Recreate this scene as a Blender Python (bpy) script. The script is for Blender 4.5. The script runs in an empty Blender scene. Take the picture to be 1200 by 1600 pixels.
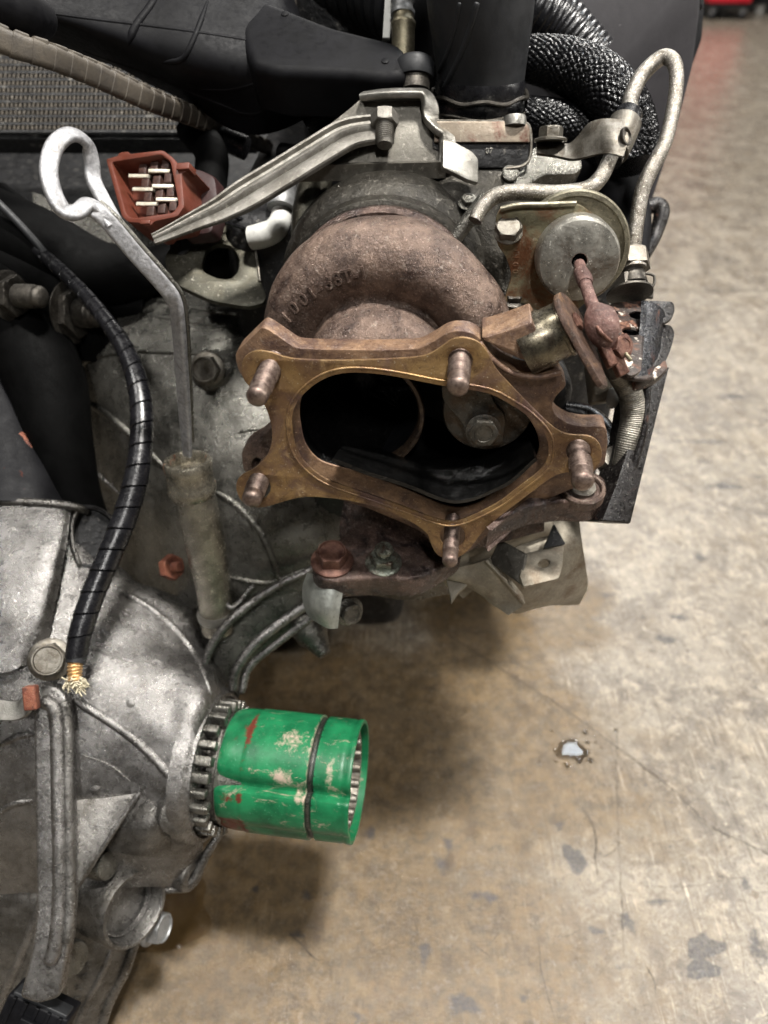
import bpy, bmesh, math, random
import numpy as np
from mathutils import Vector, Matrix, noise as mnoise
from mathutils.geometry import tessellate_polygon
from mathutils.bvhtree import BVHTree
random.seed(7)
SC = bpy.context.scene
COL = SC.collection
# ---------------------------------------------------------------- camera
PITCH = math.radians(40.0)
CP, SP = math.cos(PITCH), math.sin(PITCH)
CAMH = 0.62
F = 26.0 / 36.0 * 1600.0
cam_d = bpy.data.cameras.new('camera')
cam_d.sensor_fit = 'VERTICAL'; cam_d.sensor_height = 36.0; cam_d.sensor_width = 27.0
cam_d.lens = 26.0; cam_d.clip_start = 0.01; cam_d.clip_end = 60.0
cam_d.dof.use_dof = True; cam_d.dof.focus_distance = 0.37; cam_d.dof.aperture_fstop = 6.8
cam = bpy.data.objects.new('camera', cam_d); COL.objects.link(cam)
cam.location = (0, 0, CAMH); cam.rotation_euler = (math.radians(90) - PITCH, 0, 0)
SC.camera = cam
# ---------------------------------------------------------------- light
world = bpy.data.worlds.new("World"); SC.world = world; world.use_nodes = True
bg = world.node_tree.nodes['Background']
bg.inputs[0].default_value = (1.0, 0.95, 0.88, 1); bg.inputs[1].default_value = 0.036
SC.view_settings.view_transform = 'Standard'; SC.view_settings.look = 'None'
SC.view_settings.exposure = 0.06; SC.view_settings.gamma = 1.0
def lamp(name, loc, target, sx, sy, power, col, rz=0.0):
    l = bpy.data.lights.new(name, 'AREA'); l.shape = 'RECTANGLE'; l.size = sx; l.size_y = sy
    l.energy = power; l.color = col
    o = bpy.data.objects.new(name, l); COL.objects.link(o); o.location = loc
    d = Vector(target) - Vector(loc)
    o.rotation_euler = d.to_track_quat('-Z', 'Y').to_euler()
    return o
WARM = (1.0, 0.965, 0.91)
lamp('ceiling_or_fill_light', (0.55, 0.10, 2.9), (0.05, 0.35, 0.3), 0.18, 0.34, 150, WARM)
lamp('ceiling_or_fill_light', (2.3, 0.35, 1.45), (0.1, 0.4, 0.45), 0.14, 0.30, 34, WARM)  # added low side light, not a ceiling fixture
lamp('ceiling_or_fill_light', (1.06, 2.28, 3.0), (0.2, 0.4, 0.0), 0.34, 0.40, 12, (0.80, 0.90, 1.0))
lamp('ceiling_or_fill_light', (1.75, 1.65, 3.0), (0.3, 0.3, 0.0), 0.45, 0.30, 15, WARM)
lamp('ceiling_or_fill_light', (-1.25, 0.35, 2.9), (0, 0.35, 0.4), 0.12, 0.5, 30, (1.0, 0.97, 0.93))  # added fill from the left to brighten bolts and bell housing
lamp('ceiling_or_fill_light', (0.15, -1.5, 2.6), (0, 0.35, 0.4), 0.08, 0.34, 34, (1.0, 0.98, 0.95))
lamp('ceiling_or_fill_light', (1.3, 4.3, 3.2), (2.3, 3.5, 0), 0.4, 2.0, 190, WARM)
# ---------------------------------------------------------------- pixel rays
def ray(u, v):
    x = (u - 600.0) / F; t = (v - 800.0) / F
    return Vector((x, CP - t * SP, -SP - t * CP))
CAM = Vector((0, 0, CAMH))
def P(u, v, d): return CAM + ray(u, v) * d
def PY(u, v, y): r = ray(u, v); return CAM + r * (y / r.y)
def PZ(u, v, z): r = ray(u, v); return CAM + r * ((z - CAMH) / r.z)
def px(n, d): return n * d / F
def idir(x, up, fwd): return (Vector((1, 0, 0)) * x + Vector((0, SP, CP)) * up + Vector((0, CP, -SP)) * fwd).normalized()
class Frame:
    """A plane in the world: where a pixel's ray meets it gives local 2-D coordinates."""
    def __init__(s, p0, n, up=(0, 0, 1)):
        s.o = p0.copy(); s.n = Vector(n).normalized()
        u = Vector(up); s.v = (u - s.n * u.dot(s.n)).normalized(); s.u = s.v.cross(s.n).normalized()
    def at(s, a, b):
        r = ray(a, b); k = (s.o - CAM).dot(s.n) / r.dot(s.n)
        return CAM + r * k
    def loc(s, a, b):
        q = s.at(a, b) - s.o
        return (q.dot(s.u), q.dot(s.v))
    def w(s, x, y, h=0.0): return s.o + s.u * x + s.v * y + s.n * h
# ---------------------------------------------------------------- objects
def thing(name, label, cat, loc, group=None):
    o = bpy.data.objects.new(name, None); COL.objects.link(o); o.empty_display_size = 0.02
    o.location = loc; o['label'] = label; o['category'] = cat
    if group: o['group'] = group
    return o
def base_of(parent):
    if parent is None: return Vector((0, 0, 0))
    b = Vector(parent.location)
    while parent.parent: parent = parent.parent; b += Vector(parent.location)
    return b
def mesh(name, verts, faces, mat, parent=None, smooth=35, label=None, loc=None):
    me = bpy.data.meshes.new(name)
    b = base_of(parent) if parent else (Vector(loc) if loc is not None else Vector((0, 0, 0)))
    me.from_pydata([tuple(Vector(v) - b) for v in verts], [], faces)
    if mat: me.materials.append(mat)
    bm = bmesh.new(); bm.from_mesh(me); bmesh.ops.recalc_face_normals(bm, faces=bm.faces); bm.to_mesh(me); bm.free()
    if smooth:
        me.polygons.foreach_set('use_smooth', [True] * len(me.polygons))
        me.set_sharp_from_angle(angle=math.radians(smooth))
    me.update()
    o = bpy.data.objects.new(name, me); COL.objects.link(o)
    if parent: o.parent = parent
    elif loc is not None: o.location = loc
    if label: o['label'] = label
    return o
def tagtop(o, label, cat, group=None):
    o['label'] = label; o['category'] = cat
    if group: o['group'] = group
    return o
class MB:
    def __init__(s): s.v = []; s.f = []
    def add(s, vs, fs):
        n = len(s.v); s.v += [Vector(q) for q in vs]; s.f += [tuple(i + n for i in f) for f in fs]; return s
    def build(s, name, mat, parent=None, smooth=35, label=None, loc=None): return mesh(name, s.v, s.f, mat, parent, smooth, label, loc)
def cr(pts, n=6, closed=False):
    """Catmull-Rom through points of any dimension."""
    p = [np.array(q, float) for q in pts]; m = len(p); out = []
    rng = range(m) if closed else range(m - 1)
    for i in rng:
        if closed: a, b, c, d = p[i - 1], p[i], p[(i + 1) % m], p[(i + 2) % m]
        else:
            b, c = p[i], p[i + 1]
            a = p[i - 1] if i > 0 else 2 * b - c
            d = p[i + 2] if i + 2 < m else 2 * c - b
        for k in range(n):
            t = k / n
            out.append(0.5 * ((2 * b) + (-a + c) * t + (2 * a - 5 * b + 4 * c - d) * t * t + (-a + 3 * b - 3 * c + d) * t ** 3))
    if not closed: out.append(p[-1])
    return [tuple(q) for q in out]
def rc(poly, r, n=4):
    """round the corners of a polygon (pixels); r a number or one per corner"""
    out = []; m = len(poly)
    for i in range(m):
        p = np.array(poly[i], float); a = np.array(poly[i - 1], float); b = np.array(poly[(i + 1) % m], float)
        rr = r[i] if isinstance(r, (list, tuple)) else r
        da = np.linalg.norm(a - p); db = np.linalg.norm(b - p)
        k = min(rr, da * .48, db * .48)
        if k < 0.3: out.append(tuple(p)); continue
        s = p + (a - p) / da * k; e = p + (b - p) / db * k
        for j in range(n + 1):
            t = j / n; out.append(tuple((1 - t) ** 2 * s + 2 * t * (1 - t) * p + t * t * e))
    return out
def ell(cx, cy, rx, ry, n=24, a0=0.0, rot=0.0):
    o = []
    for i in range(n):
        a = a0 + 2 * math.pi * i / n; x = rx * math.cos(a); y = ry * math.sin(a)
        o.append((cx + x * math.cos(rot) - y * math.sin(rot), cy + x * math.sin(rot) + y * math.cos(rot)))
    return o
def area2(l): return sum(l[i - 1][0] * l[i][1] - l[i][0] * l[i - 1][1] for i in range(len(l)))
def inset(l, b, ccw):
    """move each vertex inward (for an outer loop) by b"""
    m = len(l); out = []
    for i in range(m):
        p = Vector(l[i]); a = Vector(l[i - 1]); c = Vector(l[(i + 1) % m])
        e1 = (p - a); e2 = (c - p)
        if e1.length < 1e-9: e1 = e2
        if e2.length < 1e-9: e2 = e1
        e1.normalize(); e2.normalize()
        n1 = Vector((-e1.y, e1.x)); n2 = Vector((-e2.y, e2.x)); n = n1 + n2
        if n.length < 1e-6: n = n1
        n.normalize(); k = b / max(0.45, n.dot(n1))
        out.append(tuple(p + n * k * (1 if ccw else -1)))
    return out
def plate_mb(fr, outer, holes=(), th=0.004, bev=0.0006, mb=None, front=0.0, px_in=True, bend=None, bseg=2):
    mb = mb or MB()
    loops = []
    for k, l in enumerate([outer] + list(holes)):
        q = [fr.loc(a, b) for a, b in l] if px_in else list(l)
        A = area2(q)
        if (k == 0 and A < 0) or (k > 0 and A > 0): q.reverse()   # outer ccw, holes cw
        loops.append(q)
    rings = []  # list of (offset inward, height)
    for j in range(bseg + 1):
        a = math.pi / 2 * j / bseg
        rings.append((bev * (1 - math.sin(a)), front - bev * (1 - math.cos(a))))
    rings.append((0.0, front - th + bev)); rings.append((bev, front - th))
    V = []; Fc = []; starts = []
    for l in loops:
        st = []
        for (b, h) in rings:
            st.append(len(V)); ll = inset(l, b, True) if b > 0 else l
            for (x, y) in ll:
                q = fr.w(x, y, h)
                if bend: q = bend(x, y, h, q)
                V.append(q)
        starts.append(st); m = len(l)
        for r in range(len(rings) - 1):
            for i in range(m):
                j = (i + 1) % m
                Fc.append((st[r] + i, st[r] + j, st[r + 1] + j, st[r + 1] + i))
    for which in (0, len(rings) - 1):
        ls = []; idx = []
        for li, l in enumerate(loops):
            ll = inset(l, rings[which][0], True)
            ls.append([Vector((x, y, 0)) for x, y in ll]); idx += [starts[li][which] + i for i in range(len(l))]
        for t in tessellate_polygon(ls): Fc.append(tuple(idx[i] for i in t))
    mb.add(V, Fc); return mb
def plate(name, fr, outer, mat, parent=None, holes=(), th=0.004, bev=0.0006, front=0.0, smooth=35, label=None, **k):
    return plate_mb(fr, outer, holes, th, bev, front=front, **k).build(name, mat, parent, smooth, label)
def frames_along(pts, up=None):
    n = len(pts); T = []
    for i in range(n):
        a = pts[max(0, i - 1)]; b = pts[min(n - 1, i + 1)]; T.append((b - a).normalized())
    r = Vector(up) if up is not None else (Vector((0, 0, 1)) if abs(T[0].z) < .9 else Vector((0, 1, 0)))
    N = []
    nn = (r - T[0] * r.dot(T[0])).normalized()
    for i in range(n):
        if up is not None: nn = (r - T[i] * r.dot(T[i])).normalized()
        else: nn = (nn - T[i] * nn.dot(T[i])).normalized()
        N.append(nn)
    return T, N
def resample(pts, step):
    out = [pts[0]]; acc = 0
    L = [0]
    for a, b in zip(pts, pts[1:]): L.append(L[-1] + (Vector(b[:3]) - Vector(a[:3])).length)
    n = max(2, int(L[-1] / step)); j = 0; out = []
    for i in range(n + 1):
        s = L[-1] * i / n
        while j < len(L) - 2 and L[j + 1] < s: j += 1
        t = (s - L[j]) / max(1e-9, L[j + 1] - L[j])
        out.append(tuple(np.array(pts[j]) * (1 - t) + np.array(pts[j + 1]) * t))
    return out
def tube_mb(path, seg=16, n=8, mb=None, rfun=None, prof=None, up=None, caps=True, step=None, dome=0.0):
    """path: list of (x,y,z,r); prof: list of 2-D points scaled by r"""
    mb = mb or MB()
    q = cr(path, n) if n > 1 else [tuple(a) for a in path]
    if step: q = resample(q, step)
    pts = [Vector(a[:3]) for a in q]; R = [a[3] for a in q]
    T, N = frames_along(pts, up)
    S = [0.0]
    for a, b in zip(pts, pts[1:]): S.append(S[-1] + (b - a).length)
    pr = prof or [(math.cos(2 * math.pi * i / seg), math.sin(2 * math.pi * i / seg)) for i in range(seg)]
    m = len(pr); V = []; Fc = []
    rows = []
    if dome and caps:
        for a in (60, 30):
            rows.append((0, math.cos(math.radians(a)), -math.sin(math.radians(a))))
    rows += [(i, 1.0, 0.0) for i in range(len(pts))]
    if dome and caps:
        for a in (30, 60):
            rows.append((len(pts) - 1, math.cos(math.radians(a)), math.sin(math.radians(a))))
    for (i, k, sh) in rows:
        B = T[i].cross(N[i]); c = pts[i] + T[i] * sh * R[i] * dome
        for j, (x, y) in enumerate(pr):
            f = rfun(S[i], 2 * math.pi * j / m) if rfun else 1.0
            V.append(c + (N[i] * y + B * x) * R[i] * f * k)
    nr = len(rows)
    for i in range(nr - 1):
        for j in range(m):
            a = i * m + j; b = i * m + (j + 1) % m; Fc.append((a, b, b + m, a + m))
    if caps: Fc.append(tuple(range(m))); Fc.append(tuple(range((nr - 1) * m, nr * m)))
    mb.add(V, Fc); return mb
def tube(name, path, mat, parent=None, smooth=40, label=None, **k): return tube_mb(path, **k).build(name, mat, parent, smooth, label)
def pp(pts, r=None):
    """(u,v,d[,r_px]) pixel path -> (x,y,z,r)"""
    out = []
    for q in pts:
        w = P(q[0], q[1], q[2]); rr = q[3] if len(q) > 3 else r
        out.append((w.x, w.y, w.z, px(rr, q[2])))
    return out
RECT = lambda a, b, c=0.35, n=3: rc([(-a, -b), (a, -b), (a, b), (-a, b)], c * min(a, b), n)
def lathe_mb(o, ax, prof, seg=40, mb=None, up=None, rth=None, cap0=True, cap1=True):
    mb = mb or MB(); ax = Vector(ax).normalized(); o = Vector(o)
    u = Vector(up) if up is not None else (Vector((0, 0, 1)) if abs(ax.z) < .9 else Vector((0, 1, 0)))
    v = (u - ax * u.dot(ax)).normalized(); w = v.cross(ax)
    V = []; Fc = []
    for (r, h) in prof:
        for j in range(seg):
            a = 2 * math.pi * j / seg; k = rth(a, r, h) if rth else r
            V.append(o + ax * h + (w * math.cos(a) + v * math.sin(a)) * k)
    for i in range(len(prof) - 1):
        for j in range(seg):
            a = i * seg + j; b = i * seg + (j + 1) % seg; Fc.append((a, b, b + seg, a + seg))
    if cap0 and prof[0][0] > 1e-6: Fc.append(tuple(range(seg)))
    if cap1 and prof[-1][0] > 1e-6: Fc.append(tuple(range((len(prof) - 1) * seg, len(prof) * seg)))
    mb.add(V, Fc); return mb
def lathe(name, o, ax, prof, mat, parent=None, smooth=40, label=None, **k): return lathe_mb(o, ax, prof, **k).build(name, mat, parent, smooth, label)
def stud(o, ax, r, L, mat, parent, plain=0.22, name='stud', label=None):
    """threaded stud: helical thread, plain rounded end"""
    pit = 0.0018; nt = int(L * (1 - plain) / pit)
    prof = []
    for i in range(nt * 4):
        prof.append((r * (1 - 0.17 * (0, .5, 1, .5)[i % 4]), i * pit / 4))
    h0 = nt * pit
    prof += [(r * .88, h0), (r * .93, h0 + r * .25)]
    for a in (0, 25, 50, 70, 86): prof.append((r * .93 * math.cos(math.radians(a)), max(h0 + r * .3, L - r * .5) + r * .5 * math.sin(math.radians(a))))
    mb = lathe_mb(o, ax, prof, seg=28)
    return mb.build(name, mat, parent, 60, label)
def bolt_mb(o, ax, r, h, fl=1.35, flh=0.25, up=None, dimple=0.6, thread=None, mb=None):
    """flanged hex head; r = across-corner radius"""
    mb = mb or MB(); ax = Vector(ax).normalized(); o = Vector(o)
    if fl: lathe_mb(o, ax, [(r * fl, 0), (r * fl, h * flh * .5), (r * fl * .93, h * flh * .8), (r * .9, h * flh * 1.2)], seg=36, mb=mb, up=up)
    hexr = lambda a, rr, hh: rr if rr < r * .87 else min(rr, r * .866 / math.cos(((a) % (math.pi / 3)) - math.pi / 6))
    lathe_mb(o, ax, [(r, h * flh * .9), (r, h * .86), (r * .95, h * .94), (r * .86, h), (r * dimple, h), (r * dimple * .93, h * .9), (0.0001, h * .89)], seg=48, mb=mb, up=up, rth=hexr)
    if thread: stud_rows = lathe_mb(o - ax * 0, ax, [(thread[0] * (1 - .09 * (i % 2)), i * .0006) for i in range(int(thread[1] / .0006))] + [(thread[0] * .8, thread[1] + .0006)], seg=20, mb=mb)
    return mb
def bolt(name, o, ax, r, h, mat, parent=None, label=None, smooth=30, **k): return bolt_mb(o, ax, r, h, **k).build(name, mat, parent, smooth, label)
def box_mb(c, X, Y, Z, bev=0.0015, mb=None, taper=1.0):
    """c centre; X,Y,Z half-axis vectors; bevelled"""
    mb = mb or MB(); c = Vector(c); X, Y, Z = Vector(X), Vector(Y), Vector(Z)
    bm = bmesh.new(); bmesh.ops.create_cube(bm, size=2.0)
    lx, ly, lz = X.length, Y.length, Z.length
    for v in bm.verts:
        k = taper if v.co.z > 0 else 1.0
        v.co = Vector((v.co.x * lx * k, v.co.y * ly * k, v.co.z * lz))
    if bev: bmesh.ops.bevel(bm, geom=list(bm.edges), offset=min(bev, lx * .6, ly * .6, lz * .6), segments=3, affect='EDGES', profile=.5)
    xn, yn, zn = X.normalized(), Y.normalized(), Z.normalized()
    bm.verts.ensure_lookup_table()
    mb.add([c + xn * v.co.x + yn * v.co.y + zn * v.co.z for v in bm.verts], [tuple(v.index for v in f.verts) for f in bm.faces]); bm.free()
    return mb
def box(name, c, X, Y, Z, mat, parent=None, bev=0.0015, label=None, **k): return box_mb(c, X, Y, Z, bev, **k).build(name, mat, parent, 35, label)
def loft_mb(grid, n=8, th=0.01, mb=None, rough=0.0, rs=60.0, worldpts=False, back=None):
    """grid rows of (u,v,d) control points -> smooth shell with thickness"""
    mb = mb or MB()
    g = [[(tuple(P(*q)) if not worldpts else tuple(q)) for q in row] for row in grid]
    rows = [cr(r, n) for r in g]
    cols = list(zip(*rows)); cols = [cr(c, n) for c in cols]
    R = len(cols[0]); C = len(cols)
    A = [[Vector(cols[c][r]) for c in range(C)] for r in range(R)]
    N = [[None] * C for _ in range(R)]
    for r in range(R):
        for c in range(C):
            a = A[r][min(C - 1, c + 1)] - A[r][max(0, c - 1)]; b = A[min(R - 1, r + 1)][c] - A[max(0, r - 1)][c]
            nn = a.cross(b)
            nn = nn.normalized() if nn.length > 1e-12 else Vector((0, -1, 0))
            if nn.dot(A[r][c] - CAM) > 0: nn = -nn
            N[r][c] = nn
    if rough:
        for r in range(R):
            for c in range(C): A[r][c] = A[r][c] + N[r][c] * rough * mnoise.noise(A[r][c] * rs)
    V = [A[r][c] for r in range(R) for c in range(C)]
    k = len(V); bk = Vector(back) if back is not None else None
    V += [(A[r][c] + bk) if bk is not None else (A[r][c] - N[r][c] * th) for r in range(R) for c in range(C)]
    Fc = []
    for r in range(R - 1):
        for c in range(C - 1):
            a = r * C + c; q = (a, a + 1, a + 1 + C, a + C)
            Fc.append(q); Fc.append(tuple(k + i for i in reversed(q)))
    for c in range(C - 1):
        for r in (0, R - 1):
            a = r * C + c; Fc.append((a, a + 1, k + a + 1, k + a))
    for r in range(R - 1):
        for c in (0, C - 1):
            a = r * C + c; Fc.append((a, a + C, k + a + C, k + a))
    mb.add(V, Fc); return mb
def loft(name, grid, mat, parent=None, label=None, smooth=50, **k): return loft_mb(grid, **k).build(name, mat, parent, smooth, label)
def hitter(o):
    b = base_of(o.parent) if o.parent else Vector(o.location)
    me = o.data
    t = BVHTree.FromPolygons([v.co + b for v in me.vertices], [tuple(p.vertices) for p in me.polygons])
    def f(u, v):
        d = ray(u, v).normalized(); h = t.ray_cast(CAM, d)
        if h[0] is None: return None, None
        n = h[1]
        if n.dot(d) > 0: n = -n
        return h[0], n
    return f
def rib_on(h, pts, rpx, name, mat, parent, n=6, flat=0.55, sink=0.3, mb=None, seg=10, label=None, taper=True):
    """a rounded rib that follows a surface through the given pixels"""
    q = []
    cps = cr(pts, n)
    for i, (a, b) in enumerate(cps):
        p, nn = h(a, b)
        if p is None: continue
        d = (p - CAM).dot(Vector((0, CP, -SP))); r = px(rpx, d)
        if taper: r *= min(1.0, 0.35 + 4.0 * min(i, len(cps) - 1 - i) / len(cps))
        q.append((p.x - nn.x * r * sink, p.y - nn.y * r * sink, p.z - nn.z * r * sink, r))
    if len(q) < 3: return None
    m = tube_mb(q, seg=seg, n=1, mb=mb, dome=0.6)
    return m if mb is not None else m.build(name, mat, parent, 60, label)
def glyph_mb(mb, s, o, ux, uy, size, th, bold=0.0):
    """lettering as extruded outlines placed in the world"""
    c = bpy.data.curves.new('t', 'FONT'); c.body = s; c.size = 1.0; c.extrude = 0.0; c.resolution_u = 3
    c.align_x = 'CENTER'; c.align_y = 'CENTER'; c.fill_mode = 'FRONT'; c.offset = bold
    ob = bpy.data.objects.new('t', c); me = bpy.data.meshes.new_from_object(ob)
    bm = bmesh.new(); bm.from_mesh(me)
    r = bmesh.ops.extrude_face_region(bm, geom=list(bm.faces))
    for v in r['geom']:
        if isinstance(v, bmesh.types.BMVert): v.co.z += 1.0
    nz = Vector(ux).cross(Vector(uy)).normalized(); ux = Vector(ux).normalized(); uy = Vector(uy).normalized(); o = Vector(o)
    bm.verts.ensure_lookup_table()
    mb.add([o + ux * v.co.x * size + uy * v.co.y * size + nz * (v.co.z * th) for v in bm.verts], [tuple(v.index for v in f.verts) for f in bm.faces])
    bm.free(); bpy.data.objects.remove(ob); bpy.data.curves.remove(c); bpy.data.meshes.remove(me)
    return mb
# ---------------------------------------------------------------- materials
def lin(h):
    h = h.lstrip('#'); c = [int(h[i:i + 2], 16) / 255 for i in (0, 2, 4)]
    return tuple((x / 12.92 if x <= .04045 else ((x + .055) / 1.055) ** 2.4) for x in c) + (1.0,)
class NT:
    def __init__(s, name):
        s.m = bpy.data.materials.new(name); s.m.use_nodes = True; s.t = s.m.node_tree
        s.b = s.t.nodes['Principled BSDF']; s.tc = s.t.nodes.new('ShaderNodeTexCoord').outputs['Object']
    def n(s, k, **kw):
        x = s.t.nodes.new(k)
        for a, b in kw.items(): setattr(x, a, b)
        return x
    def l(s, a, b): s.t.links.new(a, b)
    def val(s, sock, v):
        if isinstance(v, (int, float)): sock.default_value = v
        elif isinstance(v, tuple): sock.default_value = v
        else: s.l(v, sock)
    def noise(s, scale, detail=6, rough=.6, dist=0.0, vec=None, kind='ShaderNodeTexNoise'):
        x = s.n(kind); x.inputs['Scale'].default_value = scale
        x.inputs['Detail'].default_value = detail; x.inputs['Roughness'].default_value = rough
        x.inputs['Distortion'].default_value = dist
        s.l(vec if vec is not None else s.tc, x.inputs['Vector']); return x.outputs[0]
    def stretch(s, sx, sy, sz, rot=(0, 0, 0)):
        x = s.n('ShaderNodeMapping'); x.inputs['Scale'].default_value = (sx, sy, sz); x.inputs['Rotation'].default_value = rot
        s.l(s.tc, x.inputs['Vector']); return x.outputs[0]
    def voro(s, scale, feature='F1', vec=None):
        x = s.n('ShaderNodeTexVoronoi'); x.feature = feature; x.inputs['Scale'].default_value = scale
        s.l(vec if vec is not None else s.tc, x.inputs['Vector']); return x.outputs['Distance']
    def mr(s, f, a, b, c=0.0, d=1.0):
        x = s.n('ShaderNodeMapRange'); s.val(x.inputs[0], f)
        for i, q in enumerate((a, b, c, d)): x.inputs[i + 1].default_value = q
        return x.outputs[0]
    def mix(s, f, a, b):
        x = s.n('ShaderNodeMix', data_type='RGBA'); s.val(x.inputs[0], f); s.val(x.inputs[6], a); s.val(x.inputs[7], b); return x.outputs[2]
    def mul(s, a, b, op='MULTIPLY'):
        x = s.n('ShaderNodeMath', operation=op); s.val(x.inputs[0], a); s.val(x.inputs[1], b); return x.outputs[0]
    def bump(s, h, dist, strength=1.0, nrm=None):
        x = s.n('ShaderNodeBump'); x.inputs['Strength'].default_value = strength; x.inputs['Distance'].default_value = dist
        s.l(h, x.inputs['Height'])
        if nrm is not None: s.l(nrm, x.inputs['Normal'])
        return x.outputs[0]
def MAT(name, c1, c2, ns=90, lo=.38, hi=.62, rough=(.4, .6), metal=0.8, bump=0.0002, bs=700, rust=None, rth=(.58, .66), rs=70, speck=None, ss=900, sth=(.66, .72), bump2=0.0, b2s=120, coat=0.0, third=None, ts=30, tth=(.5, .6), spec=0.5, bstr=0.9, grain=.5):
    t = NT(name)
    n1 = t.noise(ns, 10, .72, .2); fine = t.noise(bs, 6, .75)
    g = t.mul(t.mul(n1, 1 - grain * .5), t.mul(fine, grain * .5), 'ADD')     # broad mottling carried by a fine grain
    c = t.mix(t.mr(g, .41, .59), lin(c1), lin(c2))
    rn = t.noise(ns * 4, 8, .75, .3)
    me = metal
    if third: c = t.mix(t.mr(t.mul(t.noise(ts, 9, .72, .6), t.mul(fine, .22), 'ADD'), tth[0] + .10, tth[1] + .12), c, lin(third))
    # pale wear and dark grime flecks a millimetre or so across
    c = t.mix(t.mr(t.noise(ns * 5, 6, .7), .58, .70, 0, .45 * grain * 2), c, t.mix(.5, lin(c2), lin('#d8d2c6')) if metal > .1 else lin(c2))
    c = t.mix(t.mr(t.noise(ns * 3.1, 8, .75, .5), .56, .70, 0, .8 * grain if grain < .5 else .42), c, t.mix(.55, lin(c1), lin('#14110f')))
    if rust:
        rm = t.mr(t.noise(rs, 9, .7, .6), rth[0], rth[1])
        c = t.mix(rm, c, t.mix(t.mr(t.noise(rs * 6, 5, .7), .4, .6), lin(rust), lin('#3a2018')))
        x = t.n('ShaderNodeMix', data_type='FLOAT'); t.l(rm, x.inputs[0])
        t.l(t.mr(rn, .32, .68, rough[0] - .06, rough[1] + .08), x.inputs[2]); x.inputs[3].default_value = .85; ro = x.outputs[0]
        me = t.mr(rm, 0, 1, metal, .05)
    else: ro = t.mr(rn, .32, .68, max(.08, rough[0] - .06), rough[1] + .08)
    if speck:
        sm = t.mr(t.noise(ss, 3, .6), sth[0] - .03, sth[1] - .03); c = t.mix(sm, c, lin(speck))
    t.l(c, t.b.inputs['Base Color'])
    t.val(t.b.inputs['Roughness'], ro); t.val(t.b.inputs['Metallic'], me)
    t.b.inputs['Specular IOR Level'].default_value = spec
    nb = None
    if bump2: nb = t.bump(t.noise(b2s, 5, .6), bump2 * 1.6, .9)
    if bump: nb = t.bump(fine, bump * 1.25, bstr, nb)
    if nb is not None: t.l(nb, t.b.inputs['Normal'])
    return t.m
m_turb = MAT('rusty_cast_iron', '#4a3c35', '#776458', ns=70, rough=(.22, .46), metal=.35, bump=.0006, bs=900, third='#32241f', ts=38, tth=(.48, .60), speck='#b89c90', ss=1300, sth=(.66, .75), bump2=.0006, b2s=260)
m_flange = MAT('heat_tinted_flange', '#695140', '#90745b', ns=110, rough=(.26, .48), metal=.3, bump=.0003, bs=900, third='#54413a', ts=48, tth=(.44, .58), speck='#d0ae92', ss=900, sth=(.7, .78), bump2=.0003, b2s=300)
m_dark_iron = MAT('oily_dark_iron', '#3d312c', '#64524a', ns=90, rough=(.14, .30), metal=.4, bump=.0006, bs=800, third='#2a2222', ts=60, speck='#8b7770', ss=1000, sth=(.7, .78), bump2=.0005, b2s=250)
m_studm = MAT('rusty_stud_steel', '#584842', '#8a7a70', ns=300, rough=(.28, .5), metal=.8, bump=.0001, bs=1800)
m_soot = MAT('oily_soot', '#050505', '#0a0a0a', ns=90, rough=(.10, .20), metal=.0, bump=.0004, bs=350, bump2=.0008, b2s=90, spec=.5, coat=.3)
m_flap = MAT('grey_valve_steel', '#3c3a36', '#5a5750', ns=120, rough=(.25, .42), metal=.6, bump=.0003, bs=900, third='#4a3d30', ts=70)
m_sootrim = MAT('sooty_brown_steel', '#2a211c', '#4b3a30', ns=160, rough=(.35, .6), metal=.5, bump=.0002, bs=900)
m_castg = MAT('oily_cast_aluminium', '#565550', '#75736d', ns=40, grain=.3, rough=(.20, .38), metal=.85, bump=.0004, bs=750, third='#4b4842', ts=28, tth=(.54, .72), speck='#938d80', ss=1400, sth=(.68, .76), bump2=.0005, b2s=150)
m_case = MAT('cast_aluminium', '#6b6967', '#8b8987', ns=60, grain=.26, rough=(.21, .35), metal=.92, bump=.0004, bs=1000, third='#4c4a46', ts=26, tth=(.52, .72), speck='#d2ccc0', ss=1500, sth=(.70, .78), bump2=.0003, b2s=170)
m_case2 = MAT('grimy_cast_aluminium', '#5f5d5a', '#7d7b78', ns=60, grain=.35, rough=(.22, .37), metal=.88, bump=.0004, bs=850, third='#47443f', ts=30, tth=(.48, .66), speck='#bdb7ac', ss=1300, sth=(.70, .78), bump2=.0004, b2s=200)
m_zinc = MAT('mottled_zinc', '#7d7d7f', '#9d9d9f', ns=420, rough=(.34, .55), metal=.55, bump=.0004, bs=420, third='#5f5b57', ts=90, tth=(.56, .68), spec=.5, bump2=.0003, b2s=240)
m_zincp = MAT('dusty_zinc_pipe', '#6f6b64', '#969189', ns=500, rough=(.26, .44), metal=.85, bump=.0004, bs=1000, third='#5f594f', ts=160, tth=(.50, .60), speck='#e0dcd4', ss=1400, sth=(.62, .70))
m_yzinc = MAT('yellow_zinc', '#777263', '#98927f', ns=200, rough=(.28, .45), metal=.85, bump=.0002, bs=1200, third='#656052', ts=80, tth=(.5, .62), speck='#c8c2aa', ss=900, sth=(.68, .74))
m_olive = MAT('olive_dull_steel', '#393831', '#4d4b42', ns=90, rough=(.35, .5), metal=.75, bump=.0002, bs=900, third='#403d33', ts=60)
m_alu = MAT('brushed_bracket_alloy', '#72706b', '#93918b', ns=70, rough=(.3, .48), metal=.85, bump=.0002, bs=900, third='#6e6a62', ts=50, tth=(.5, .66), rust='#6d4230', rth=(.70, .76), rs=60)
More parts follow.
